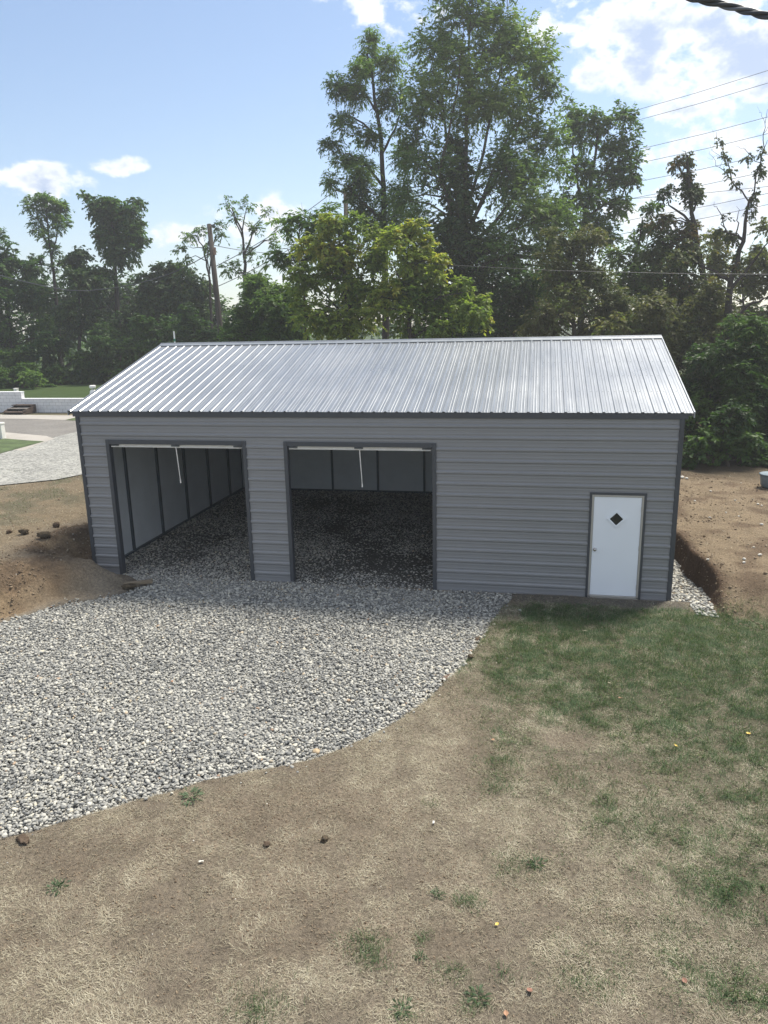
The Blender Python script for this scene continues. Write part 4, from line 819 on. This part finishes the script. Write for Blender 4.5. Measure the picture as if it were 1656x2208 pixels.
make_tree('cedar_shrub', 'feathery dark green shrub, tallest of the bushes at the right border', 'shrub', 26, [(1630,1000),(1628,900),(1622,780)],
  [(1622,715,46,30),(1590,765,56,40),(1655,770,56,50),(1610,830,66,50),(1680,850,60,60),(1640,900,66,50),(1700,930,60,60),(1650,965,60,46)],
  'lf_dark', .20, .05, 2.6, .09, [], RB, None, 'barkdark', .55, .35)
make_tree('leafy_shrub', 'dense leafy bush beside the right end of the roof', 'shrub', 27.5, [(1535,990),(1533,900),(1530,800)],
  [(1535,770,48,36),(1512,825,40,46),(1560,840,50,46),(1530,890,52,46),(1490,920,34,56),(1570,920,54,46)],
  'lf_dark', .16, .09, 2.3, .08, [], RB, None, 'barkdark', .45, .35)
make_tree('leafy_shrub', 'low dark bush with bare stems at its foot nearest the bare dirt', 'shrub', 24.8, [(1570,1020),(1568,980),(1560,930)],
  [(1540,945,52,36),(1600,955,56,38),(1650,985,50,36),(1500,975,34,30),(1575,905,46,36),(1700,985,50,46)],
  'lf_dark', .16, .09, 2.2, .06, [[(1570,1020),(1520,980),(1500,940)],[(1570,1020),(1620,970)],[(1570,1020),(1650,980)]], RB, None, 'bark', .45, .4)
make_tree('understory_shrub', 'dim shrub filling the wood edge behind the garage\'s right rear corner', 'shrub', 31, [(1465,1000),(1462,900),(1460,800)],
  [(1420,680,60,50),(1340,720,60,50),(1520,650,46,50),(1440,760,60,50),(1500,740,50,45),(1470,830,60,60),(1460,920,60,60),(1400,760,60,46),(1560,700,50,50),(1600,740,50,50)],
  'lf_brown', .17, .08, 1.9, .08, [], RB, None, 'barkdark', .5, .4)
# left line
make_tree('slender_tree', 'slender tree with small layered crown, leftmost of the two tall ones over the wall', 'tree', 60, [(132,800),(124,680),(116,590),(106,520),(100,450)],
  [(98,452,46,26),(72,438,22,14),(100,430,28,12),(132,445,22,14),(85,470,32,14),(125,478,28,16),(98,505,28,15),(112,540,18,18),(120,575,16,14)],
  'lf_mid', .28, .11, 1.5, .22, [[(112,560),(85,480),(72,445)],[(112,550),(128,480),(132,450)]], LG, None, 'barkdark', .7, .25)
make_tree('vine_tree', 'tree with dense vine-hung rounded crown, right of the slender tree over the wall', 'tree', 58, [(258,800),(254,680),(250,600),(245,520),(240,440)],
  [(245,455,58,32),(272,490,46,36),(222,500,34,38),(255,548,38,38),(182,424,18,9),(235,430,38,15),(288,440,24,15),(213,462,36,20),(270,468,42,24),(225,505,32,24),(280,515,32,22),(250,555,32,28),(310,520,22,7),(242,590,28,22)],
  'lf_dark', .26, .14, 1.9, .28, [[(248,540),(205,470),(180,428)],[(248,540),(285,460)],[(248,560),(320,520)]], LG, None, 'barkdark', .6, .5)
make_tree('edge_tree', 'dark leafy tree at the left border above the white wall', 'tree', 57, [(25,800),(22,700),(20,600)],
  [(0,508,22,12,.7),(10,555,36,32),(52,580,38,34),(20,635,56,46),(75,650,38,46),(10,710,58,48),(80,720,46,46),(-60,600,60,80),(-70,720,60,70)],
  'lf_dark', .27, .14, 1.9, .2, [], LG, None, 'barkdark', .6, .35)
make_tree('smothered_tree', 'tree smothered in vines below and between the two tall left trees', 'tree', 56, [(172,800),(172,700),(173,580)],
  [(175,548,36,22),(178,600,52,50),(165,588,36,30),(192,635,42,40),(150,680,46,42),(222,690,46,40),(200,580,20,20)],
  'ivy', .24, .16, 2.0, .2, [], LG, None, 'barkdark', .5, .5)
make_tree('smothered_tree', 'wide dark vine-covered tree left of the utility pole', 'tree', 56, [(370,800),(368,700),(368,600)],
  [(375,572,46,22),(370,620,66,46),(345,605,40,34),(402,615,34,32),(325,655,48,38),(400,672,48,46),(298,622,38,40),(280,680,48,40),(440,640,28,50)],
  'ivy', .24, .16, 1.9, .2, [], LG, None, 'barkdark', .5, .5)
make_tree('arching_tree', 'thin arching tree with sparse leaves behind the top of the utility pole', 'tree', 54, [(462,800),(455,680),(450,590),(440,535),(420,506)],
  [(405,508,28,9),(432,498,18,10),(470,488,18,12),(388,538,18,10),(450,535,13,16),(480,510,12,10),(400,560,18,10)],
  'lf_mid', .22, .09, .9, .15, [[(450,590),(462,520),(475,490)],[(440,540),(395,530)]], LG, None, 'barkdark', .6, .5)
make_tree('sparse_tree', 'sparse open-crowned tree with visible branches right of the utility pole', 'tree', 50, [(534,800),(530,660),(527,570),(522,500),(500,450)],
  [(494,438,24,10),(528,442,22,13),(575,460,16,14),(510,470,24,12),(562,498,28,15),(540,545,22,20),(590,520,13,22),(500,580,30,24),(548,600,32,20)],
  'lf_mid', .20, .085, .62, .2, [[(527,545),(548,490),(575,455)],[(524,510),(505,470),(485,430)],[(522,500),(530,460),(535,430)],[(528,600),(500,580)],[(528,560),(570,520),(592,510)]], LG, None, 'barkdark', .6, .3)
make_tree('fringe_tree', 'bright green bushy tree between the utility pole and the frond tree', 'tree', 42, [(560,800),(560,720),(558,640)],
  [(555,625,52,40),(580,680,76,60),(550,615,40,28),(590,640,46,38),(530,675,50,40),(600,695,56,42),(550,725,58,34),(625,725,46,34),(500,720,40,40),(640,690,40,40)],
  'lf_mid', .20, .10, 1.9, .14, [], LG, None, 'barkdark', .5, .35)
make_tree('thicket_tree', 'dark wide thicket tree filling the wood behind the vine-hung trees at left', 'tree', 66, [(200,800),(200,720),(205,620)],
  [(60,640,80,56),(160,640,70,60),(255,640,80,56),(350,655,70,56),(450,690,60,46),(500,680,50,46,.5),(-40,640,60,60),(120,720,90,50),(260,720,90,50),(390,730,90,50),(520,740,80,40)],
  'lf_dark', .34, .18, 1.5, .2, [], LG, None, 'barkdark', .8, .35)
SG = 'shrubs along the foot of the tree line'
make_tree('round_bush', 'rounded olive bush at the edge of the back lawn behind the white wall', 'shrub', 52, [(50,850),(48,820)],
  [(15,805,40,30),(70,815,42,22),(45,792,42,18),(95,830,22,14),(-40,800,40,36)], 'lf_mid', .20, .11, 2.6, .1, [], SG, None, 'barkdark', .4, .4)
make_tree('wood_edge_shrub', 'dark shrub behind the rounded bush, under the slender tree', 'shrub', 55, [(140,850),(138,780)],
  [(110,745,46,36),(170,770,46,38),(130,800,50,36),(60,760,40,30),(20,760,40,30),(180,815,40,20)], 'lf_dark', .24, .13, 2.2, .12, [], SG, None, 'barkdark', .45, .4)
make_tree('wood_edge_shrub', 'dark shrub at the far lawn edge under the vine-hung crown', 'shrub', 55, [(265,850),(262,780)],
  [(230,740,48,42),(290,755,56,46),(240,795,60,36),(310,790,40,40),(200,810,40,26)], 'lf_dark', .24, .13, 2.2, .12, [], SG, None, 'barkdark', .45, .4)
make_tree('wood_edge_shrub', 'dark shrub above the left end of the ridge, left of the pole', 'shrub', 50, [(400,850),(398,760)],
  [(350,722,46,36),(410,700,46,36),(440,740,50,36),(370,770,56,40),(320,700,34,34)], 'lf_dark', .23, .12, 2.2, .12, [], SG, None, 'barkdark', .45, .4)
print('leaves', NLEAF[0])
# the far woods read as one mass
rs = np.random.default_rng(5); VV = []; FF = []; TT = []; off = 0
for k in range(430):
    px = rs.uniform(-500, 2200); dep = rs.uniform(72, 105); top = 625+25*math.sin(px*.013)+20*rs.normal(); py = rs.uniform(top, 800)
    if 560 < px < 720 and py < 690: continue
    if k > 250: px = rs.uniform(1760, 2700); dep = rs.uniform(36, 60); py = rs.uniform(430+rs.random()*150, 880)
    elif k > 215: px = rs.uniform(-900, -130); dep = rs.uniform(60, 70); py = rs.uniform(560, 830)
    V, F, t, *_ = clump_leaves(D(px, py, dep), np.array([2.2, 2.0, 1.8]), 260, .5, .26, rs, .9, .35, .4+rs.normal(0, .2)); VV.append(V); FF.append(F+off); TT.append(t); off += len(V)
o = np_mesh('distant_woods', np.concatenate(VV), np.concatenate(FF), M['lf_dark'], {'tint': ('FACE', 'FLOAT', np.concatenate(TT).astype(np.float32))}); tag(o, 'far-off dark woods closing the view behind the trees', None, kind='stuff')

# ------------------------------------------------------------------ poles and wires
up_ = empty('utility_pole', (0,0,0), 'leaning weathered wooden utility pole rising above the left end of the ridge', 'utility pole')
a = D(451, 484, 44); b2 = D(482, 775, 44); foot = b2+(b2-a)*.25; foot[2] = gz1(foot[0], foot[1])-.2; up_.location = tuple(foot)
mb = MB(); mb.tube([foot, b2, (a+b2)/2, a], [.19,.175,.16,.135], 12); mb.build('pole', M['polewood'], up_, True)
c0 = D(462, 538, 43.85); mb = MB(); mb.box(c0-np.array([.07,.06,.30]), c0+np.array([.09,.06,.12])); mb.build('equipment_box', M['rust'], up_, bevel=.01)
mb = MB(); mb.tube([D(449,520,43.9), D(447,560,43.85), D(453,590,43.85)], .03, 6); mb.build('conduit', M['wire'], up_)
mb = MB(); mb.tube([D(456,487,43.9), D(462,484,43.9), D(461,492,43.9)], [.05,.06,.04], 8); mb.build('pole_cap', M['wire'], up_)
p2 = D(745, 408, 48); f2 = D(752, 760, 48); f2[2] = gz1(f2[0], f2[1])-.2; up2 = empty('utility_pole', f2, 'far utility pole mostly hidden by leaves above the yellowing trees, arm to the left', 'utility pole')
mb = MB(); mb.tube([f2, p2], [.19,.14], 10); mb.build('pole', M['polewood'], up2, True)
mb = MB(); mb.tube([D(724,409,48), D(752,418,48)], .075, 6); mb.build('crossarm', M['polewood'], up2)
def sag(a, b, s, n=14): return [a*(1-t)+b*t-np.array([0,0,4*s*t*(1-t)]) for t in np.linspace(0,1,n)]
def wire(pts, r, label, group=None, material='wirefar', name='power_line', cat='wire'):
    mb = MB(); mb.tube(pts, r, 5); return tag(mb.build(name, M[material], smooth=True), label, cat, group)
wire([D(p[0],p[1],44+(455-p[0])*.012) for p in [(455,545),(418,566),(380,585),(338,600),(290,613),(237,622),(190,627),(148,626),(100,618),(55,608),(0,594),(-120,555)]], .026, 'sagging service wire running left from the leaning utility pole')
wire(sag(D(724,409,48), D(464,575,44), .25), .022, 'wire from the far pole down to the leaning utility pole, upper one')
wire(sag(D(726,470,48), D(464,620,44), .25), .022, 'lower wire crossing the sky gap behind the frond tree')
wire(sag(D(462,529,44), D(640,545,60), .2), .02, 'short wire leaving the leaning pole rightward past the sparse tree')
wg = 'high voltage lines over the right of the sky'
lab = ['uppermost of the high lines crossing the blue sky at right','second highest line at right, just under the uppermost','third line down at right, passing under the small puffy cloud','fourth line down at right, touching the tip of the vine-wrapped snag','fifth line down at right, behind the middle of the vine-wrapped snag','sixth line down at right, behind the fork of the bare tree','seventh line down at right, nearly level with its neighbour above','eighth line down at right, crossing below the bare tree fork','lowest of the high lines at right, just over the olive tree']
for q_, (x0, y0, x1, y1) in enumerate([(1346,245,1656,152),(1361,263,1656,179),(1394,318,1656,252),(1390,349,1656,288),(1368,393,1656,333),(1372,426,1656,369),(1368,428,1656,402),(1400,466,1656,417),(1400,492,1656,441)]):
    m1 = (y1-y0)/(x1-x0); L_ = [(x0-160, y0-160*m1+2), (x0, y0), ((x0+x1)/2, (y0+y1)/2+2), (x1, y1), (x1+500, y1+500*m1-4)]
    wire([D(px, py, 92-(px-1300)*.03) for px, py in L_], .030, lab[q_], wg)
wire([D(px, py, dd) for px, py, dd in [(880,566,29.5),(960,571,29.4),(1050,576,29.2),(1200,583.5,29),(1445,589.5,28.6),(1656,591.5,28.2),(1900,590,28)]], .008, 'single pale service wire level across the trees behind the ridge', None, 'wirefar')
# thick twisted service drop near the camera
ctr = [D(1380,-40,3.6), D(1440,-22,3.5), D(1496,-3,3.4), D(1540,6,3.34), D(1580,16,3.28), D(1620,26,3.2), D(1660,36,3.13), D(1720,52,3.0), D(1800,75,2.85)]
fine = []
for i in range(len(ctr)-1):
    for t in np.linspace(0, 1, 14, endpoint=False): fine.append(ctr[i]*(1-t)+ctr[i+1]*t)
fine = np.array(fine); cab = empty('service_cable', fine[0], 'thick twisted black service cable hanging across the upper right corner', 'cable')
tdir = unit(fine[-1]-fine[0]); sa = unit(np.cross(tdir, np.array([0,0,1.0]))); sb = np.cross(sa, tdir); dist = np.concatenate([[0], np.cumsum(np.linalg.norm(np.diff(fine, axis=0), axis=1))])
for q_ in range(3):
    ph = dist*2*math.pi/.30+q_*2.094; P_ = fine+.0085*(np.cos(ph)[:, None]*sa+np.sin(ph)[:, None]*sb); mb = MB(); mb.tube(list(P_), .0082 if q_ else .0068, 10); mb.build('strand', M['cable'] if q_ else M['cablealu'], cab, True)
# white post with green band behind the ridge
pb = D(378, 752, 34); pt_ = D(377.5, 714, 34); pb2 = pb.copy(); pb2[2] = gz1(pb[0], pb[1])
wp = empty('marker_pole', pb2, 'thin white pole poking up behind the left end of the ridge', 'pole')
mb = MB(); mb.tube([pb2, np.array([pb2[0], pb2[1], pt_[2]])], .035, 8); mb.build('pole', M['pvc'], wp)
mb = MB(); mb.tube([np.array([pb2[0],pb2[1],pt_[2]-.45]), np.array([pb2[0],pb2[1],pt_[2]-.33])], .043, 8); mb.build('band', M['flag'], wp)

# ------------------------------------------------------------------ small things
def rock(px, py, size, material, name, label, cat, seed, flat=.6, group=None, sink=.25, stretch=1.0, rotz=None):
    p = GT(px, py); o = bpy.data.objects.new(name, rockmesh(name, seed, 3, size*stretch, size*.8, size*flat, .35 if material in (M['tanrock'], M['palerock']) else 1.5, material)); C.objects.link(o)
    o.location = (p[0], p[1], p[2]+size*flat*(1-sink)); o.rotation_euler = (0, 0, rotz if rotz is not None else (seed*1.7) % 6.28); return tag(o, label, cat, group)
rock(122,1137,.085,M['clod'],'dirt_clod','round brown dirt clod alone on top of the left bank','clod',301,.85)
rock(96,1160,.12,M['turf'],'turf_clump','dark overturned turf clump on the crest of the left bank','clod',302,.75,stretch=1.3,rotz=.2)
rock(52,1152,.10,M['turf'],'turf_clump','smaller dark turf clump left of the large overturned one','clod',303,.8,stretch=1.1)
rock(20,1150,.075,M['clod'],'dirt_clod','small clod on the crest near the left border','clod',304,.7)
rock(278,1268,.12,M['turf'],'turf_clump','dark dirt lump at the gravel edge by the garage\'s left corner','clod',305,.5,stretch=1.2)
rock(1014,1421,.055,M['turf'],'dirt_clod','small dark clod on the curved gravel edge, upper one','clod',306,.8)
rock(1028,1382,.06,M['clod'],'dirt_clod','brown clod at the lip where gravel meets grass, nearest the garage','clod',307,.6)
rock(962,1466,.075,M['root'],'root_stub','reddish root stub lying along the curved gravel edge','root',308,.5,stretch=2.2,rotz=.9)
rock(878,1540,.06,M['root'],'dirt_clod','brown dirt clod at the middle of the curved gravel edge','clod',313,.5)
rock(683,1626,.06,M['tanrock'],'tan_stone','tan sandstone rock resting on the gravel edge','stone',309,.8)
rock(50,1812,.065,M['clod'],'dirt_clod','crumbly reddish clod at the gravel edge by the left border','clod',310,.4,stretch=1.5)
rock(700,1813,.045,M['turf'],'dirt_clod','small dark clod on the dry lawn below the tan rock','clod',311,.7)
rock(576,1823,.045,M['clod'],'dirt_clod','brown clod on the dry lawn near the white scrap','clod',312,.6)
RG = 'pale stones on the bare dirt at right'
for q_, (px, py, s_) in enumerate([(1470,1031,.11),(1480,1033,.08),(1532,1060,.05),(1565,1106,.04),(1585,1080,.045),(1594,1085,.04),(1634,1088,.05),(1642,1091,.045),(1642,1132,.06),(1593,1114,.04),(1638,1198,.065),(1604,1207,.06),(1604,1214,.05),(1526,1208,.05),(1498,1081,.05),(1530,1117,.05)]):
    rock(px, py, s_*.72, M['palerock'], 'pale_stone', {0:'largest pale stone by the garage\'s right rear corner',1:'pale stone beside the largest one at the wood edge'}.get(q_, 'small pale stone lying on the bare dirt right of the garage'), 'stone', 330+q_, .6, RG)
p = GT(286, 1259); q2 = GT(314, 1257); bd = MB(); L_ = .62
bd.box((-.31,-.05,-.03),(.31,.05,.035)); o = bd.build('board', M['board'], bevel=.006); o.location = (p[0]+.12, p[1], p[2]+.03); o.rotation_euler = (.05,-.04,.35); tag(o, 'short weathered board half buried at the gravel edge by the left bay', 'board')
def leaf(px, py, L, W_, material, label, seed, group='fallen leaves on the lawn'):
    p = GT(px, py); rs = np.random.default_rng(seed); mb = MB(); vs = []; n_ = 7
    for i in range(n_):
        t = i/(n_-1); w = W_*.5*math.sin(math.pi*min(1, t*.96+.02))**.8; zc = .012+.35*L*abs(t-.5)**2
        vs += [(L*(t-.5), -w, zc+.3*w), (L*(t-.5), 0, zc), (L*(t-.5), w, zc+.3*w)]
    fs = []
    for i in range(n_-1):
        for j in range(2): fs.append((3*i+j, 3*i+j+3, 3*i+j+4, 3*i+j+1))
    mb.add(vs, fs); mb.tube([(L*.5,0,.02),(L*.72,0,.014)], .0025, 4); o = mb.build('fallen_leaf', material); o.location = (p[0], p[1], p[2]+(.06 if group is None else .014)); o.scale = (.8,.8,.8); o.rotation_euler = (rs.normal()*.12, rs.normal()*.12, rs.uniform(0, 6.28)); tag(o, label, 'leaf', group)
leaf(1613,1585,.085,.065,M['lyel'],'bright yellow fallen leaf nearest the right border',1)
leaf(1457,1611,.09,.035,M['lyel'],'curled yellow leaf on the grey grass, left of the bright one',2)
leaf(1315,1476,.13,.03,M['lpale'],'long pale curled leaf on the dark green grass',3)
leaf(1337,1508,.08,.05,M['lorange'],'orange-brown leaf just below the long pale leaf',4)
leaf(1262,1363,.10,.04,M['lpale'],'pale leaf on the green grass near the garage door',5)
leaf(1142,2141,.07,.06,M['lred'],'rust red leaf on the dry lawn close to the camera, upper of two',6)
leaf(1091,2190,.065,.05,M['lorange'],'orange leaf at the bottom edge of the lawn below the rust red one',7)
leaf(1476,2119,.06,.05,M['lred'],'dull red leaf in the green grass at lower right',8)
leaf(1063,1598,.055,.045,M['lorange'],'small tan-pink leaf on the dry slope beside the gravel curve',9)
leaf(372,1478,.08,.05,M['lorange'],'orange leaf lying on the gravel',10,None)
leaf(1072,1997,.05,.04,M['lyel'],'tiny cream leaf on the straw, middle of the lower lawn',11)
for q_, (px, py, s_, lb) in enumerate([(434,1861,.035,'small white plastic scrap on the dry lawn at left'),(935,1777,.032,'crumpled white scrap on the dry lawn near the middle')]):
    p = GT(px, py); bm = bmesh.new(); bmesh.ops.create_grid(bm, x_segments=3, y_segments=2, size=1)
    rs = np.random.default_rng(40+q_)
    for v in bm.verts: v.co = (v.co.x*s_*.7, v.co.y*s_*.35, rs.uniform(0, s_*.35))
    me = bpy.data.meshes.new('paper_scrap'); bm.to_mesh(me); bm.free(); me.materials.append(M['palerock']); o = bpy.data.objects.new('paper_scrap', me); C.objects.link(o); sm = o.modifiers.new('thick', 'SOLIDIFY'); sm.thickness = .004
    o.location = (p[0], p[1], p[2]+.02); o.rotation_euler = (0, 0, .6+q_); tag(o, lb, 'litter')
# weeds
def weed(px, py, s_, label, seed, group='weeds on the dry lawn'):
    p = GT(px, py); rs = np.random.default_rng(seed); k = 60; th = rs.uniform(0, 6.28, k); el = rs.uniform(.0, .9, k)
    ax = np.stack([np.cos(th)*np.cos(el), np.sin(th)*np.cos(el), np.sin(el)], 1); c = p+ax*s_*.7*rs.random((k, 1))*np.array([1, 1, .3])+np.array([0, 0, .008])
    V, F = leaf_geo(c, ax, s_*rs.uniform(.2, .55, k), s_*rs.uniform(.07, .17, k), rs); V[:, 2] = np.maximum(V[:, 2], p[2]+.008)
    o = np_mesh('weed', V-p, F, M['weed'], {'tint': ('FACE', 'FLOAT', rs.random(k).astype(np.float32))}); o.location = tuple(p); tag(o, label, 'weed', group)
weed(412,1718,.20,'spreading green weed right beside the gravel\'s near edge',1)
weed(870,2178,.13,'broad-leaved weed at the bottom edge, left of the orange leaf',2)
weed(1156,1866,.13,'small broad-leaved weed at the right of a green patch on the lower lawn',3)
weed(1030,2150,.12,'leafy weed between the rust red leaf and the bottom edge weed',4)
weed(942,1930,.10,'tiny weed left of the dark green tuft on the straw',5)
weed(123,1915,.14,'blue-green weed tuft on the bare dirt at lower left',6)
weed(905,2065,.08,'weed seedling among the straw right of the tall green tuft',7)
# tub at right border
p = GT(1664, 1050); tb = empty('plastic_tub', p, 'blue-grey plastic tub lying at the wood edge by the right border', 'tub')
mb = MB(); mb.lathe([(.26,0),(.30,.05),(.33,.30),(.335,.36)], p, 24); mb.build('tub_body', M['tub'], tb, True)
mb = MB(); mb.lathe([(.32,.361),(.365,.361),(.37,.385),(.34,.40),(.31,.39)], p, 24); mb.build('rim', M['tub'], tb, True)

# ------------------------------------------------------------------ air
hz_ = MB(); hz_.box((-450,-450,-1.6),(460,460,48)); m, nt, out = mat('pale_veil'); pv = N(nt, 'ShaderNodeVolumePrincipled', i_Density=.0013); pv.inputs['Color'].default_value = (.93,.95,.97,1); pv.inputs['Anisotropy'].default_value = .35  # volume added to imitate camera glare and lift the dark foliage
nt.links.new(pv.outputs[0], out.inputs['Volume']); hzo = hz_.build('haze', m); tag(hzo, 'thin pale haze added to veil the trees and soften contrast', None, kind='stuff')
# ------------------------------------------------------------------ camera, light, sky
cam = bpy.data.cameras.new('camera'); co = bpy.data.objects.new('camera', cam); C.objects.link(co); bpy.context.scene.camera = co
cam.sensor_fit = 'HORIZONTAL'; cam.sensor_width = 36; cam.lens = 36*FPX/1656; cam.clip_end = 5000; cam.clip_start = .05
mm = Matrix(((R2[0],U2[0],-FW[0],CAM[0]),(R2[1],U2[1],-FW[1],CAM[1]),(R2[2],U2[2],-FW[2],CAM[2]),(0,0,0,1))); co.matrix_world = mm
SAZ, SEL = R(34), R(59)
sd_ = Vector((math.sin(SAZ)*math.cos(SEL), math.cos(SAZ)*math.cos(SEL), math.sin(SEL)))
sun = bpy.data.lights.new('sun', 'SUN'); sun.energy = 3.4; sun.angle = R(15); sun.color = (1,.93,.81); so = bpy.data.objects.new('sun', sun); C.objects.link(so); so.rotation_euler = sd_.to_track_quat('Z', 'Y').to_euler(); so.location = (20, 20, 40)
w = bpy.data.worlds.new('World'); bpy.context.scene.world = w; w.use_nodes = True; nt = w.node_tree; nt.nodes.clear()
out = nt.nodes.new('ShaderNodeOutputWorld'); bg = nt.nodes.new('ShaderNodeBackground'); bg.inputs[1].default_value = .075; nt.links.new(bg.outputs[0], out.inputs[0])
sky = nt.nodes.new('ShaderNodeTexSky'); sky.sky_type = 'NISHITA'; sky.sun_disc = False; sky.sun_elevation = SEL; sky.sun_rotation = SAZ; sky.altitude = 250; sky.air_density = 1.0; sky.dust_density = .5; sky.ozone_density = 2.0
tc = nt.nodes.new('ShaderNodeTexCoord'); dirv = tc.outputs['Generated']
def mth(op, a, b=None, clamp=False):
    n_ = nt.nodes.new('ShaderNodeMath'); n_.operation = op; n_.use_clamp = clamp
    for i, v in enumerate((a, b)):
        if v is None: continue
        if isinstance(v, (int, float)): n_.inputs[i].default_value = v
        else: nt.links.new(v, n_.inputs[i])
    return n_.outputs[0]
def dot(vec):
    n_ = nt.nodes.new('ShaderNodeVectorMath'); n_.operation = 'DOT_PRODUCT'; nt.links.new(dirv, n_.inputs[0]); n_.inputs[1].default_value = tuple(map(float, vec)); return n_.outputs['Value']
CL = [(1300,30,190,75,1.0),(1460,95,190,75,1.0),(1600,110,140,70,.9),(1330,160,100,26,.55),(820,5,100,45,.8),(930,40,110,40,.7),(1110,10,110,60,.6),(1500,245,70,26,.75),(1545,235,36,20,.7),(1610,305,110,34,.7),(1450,350,80,50,.6),(1560,400,150,50,.75),(1480,450,180,60,.6),
      (45,398,108,36,.85),(0,376,60,30,.6),(258,358,46,17,.75),(375,508,75,22,.6),(560,480,100,45,.45),(660,620,120,50,.5),(1620,180,90,30,.45),(90,425,90,22,.4)]
dens = None
for px, py, rx, ry, s_ in CL:
    c_ = unit(ray(px, py)); r_ = unit(R2-c_*(R2@c_)); u_ = np.cross(r_, c_)
    ln = np.linalg.norm(ray(px, py)); ax_, ay_ = rx/FPX/ln, ry/FPX/ln
    e2 = mth('ADD', mth('POWER', dot(r_/ax_), 2.0), mth('POWER', dot(u_/ay_), 2.0))
    f_ = mth('MULTIPLY', mth('SUBTRACT', 1.0, mth('MULTIPLY', e2, .42), True), s_)
    f_ = mth('MULTIPLY', f_, mth('GREATER_THAN', dot(c_), .3))
    dens = f_ if dens is None else mth('MAXIMUM', dens, f_)
# a broken cloud deck higher up, beyond the frame
sx_ = nt.nodes.new('ShaderNodeSeparateXYZ'); nt.links.new(dirv, sx_.inputs[0]); hz = sx_.outputs[2]
nz = nt.nodes.new('ShaderNodeTexNoise'); nz.inputs['Scale'].default_value = 3.0; nz.inputs['Detail'].default_value = 3.0; nt.links.new(dirv, nz.inputs['Vector'])
deck = mth('MULTIPLY', mth('MULTIPLY', mth('SUBTRACT', hz, .50, True), 6.0, True), mth('MULTIPLY', mth('SUBTRACT', nz.outputs['Fac'], .40, True), 5.0, True))
dens = mth('MAXIMUM', dens, mth('MULTIPLY', deck, .85))
back = mth('MULTIPLY', mth('MULTIPLY', mth('SUBTRACT', hz, .10, True), 5.0, True), mth('MULTIPLY', mth('SUBTRACT', dot((0,-1,0)), .12, True), 4.0, True))  # unseen clouds behind the camera, added to brighten front wall and bays
dens = mth('MAXIMUM', dens, mth('MULTIPLY', mth('MULTIPLY', back, mth('MULTIPLY', mth('SUBTRACT', nz.outputs['Fac'], .34, True), 6.0, True)), .9))
mp = nt.nodes.new('ShaderNodeMapping'); mp.inputs['Scale'].default_value = (1,1,1.5); nt.links.new(dirv, mp.inputs[0])
nf = nt.nodes.new('ShaderNodeTexNoise'); nf.inputs['Scale'].default_value = 24.0; nf.inputs['Detail'].default_value = 9.0; nf.inputs['Roughness'].default_value = .6; nt.links.new(mp.outputs[0], nf.inputs['Vector'])
nm = nt.nodes.new('ShaderNodeTexNoise'); nm.inputs['Scale'].default_value = 8.0; nm.inputs['Detail'].default_value = 4.0; nm.inputs['Roughness'].default_value = .5; nt.links.new(mp.outputs[0], nm.inputs['Vector'])
fld = mth('ADD', dens, mth('ADD', mth('MULTIPLY', mth('SUBTRACT', nf.outputs['Fac'], .5), 3.4), mth('MULTIPLY', mth('SUBTRACT', nm.outputs['Fac'], .5), 2.0)))
fld = mth('MULTIPLY', fld, mth('GREATER_THAN', dens, .001))
mr = nt.nodes.new('ShaderNodeMapRange'); mr.interpolation_type = 'SMOOTHSTEP'; nt.links.new(fld, mr.inputs[0]); mr.inputs[1].default_value = .22; mr.inputs[2].default_value = .88
mask = mth('MULTIPLY', mr.outputs[0], mth('MULTIPLY', dens, 5.0, True))
th = nt.nodes.new('ShaderNodeMapRange'); th.interpolation_type = 'SMOOTHSTEP'; nt.links.new(mth('ADD', fld, mth('MULTIPLY', mth('SUBTRACT', nm.outputs['Fac'], .5), 1.6)), th.inputs[0]); th.inputs[1].default_value = .62; th.inputs[2].default_value = 1.7
ccol = mixc(nt, th.outputs[0], (7.4,7.5,7.6), (3.1,3.9,5.5))
nt.links.new(mixc(nt, mth('MULTIPLY', mask, .93), sky.outputs[0], ccol), bg.inputs[0])
sc = bpy.context.scene; sc.view_settings.view_transform = 'Standard'; sc.view_settings.look = 'None'; sc.view_settings.exposure = 1.16; sc.view_settings.gamma = 1.0
sc.cycles.max_bounces = 8; sc.cycles.transparent_max_bounces = 8; sc.cycles.diffuse_bounces = 4
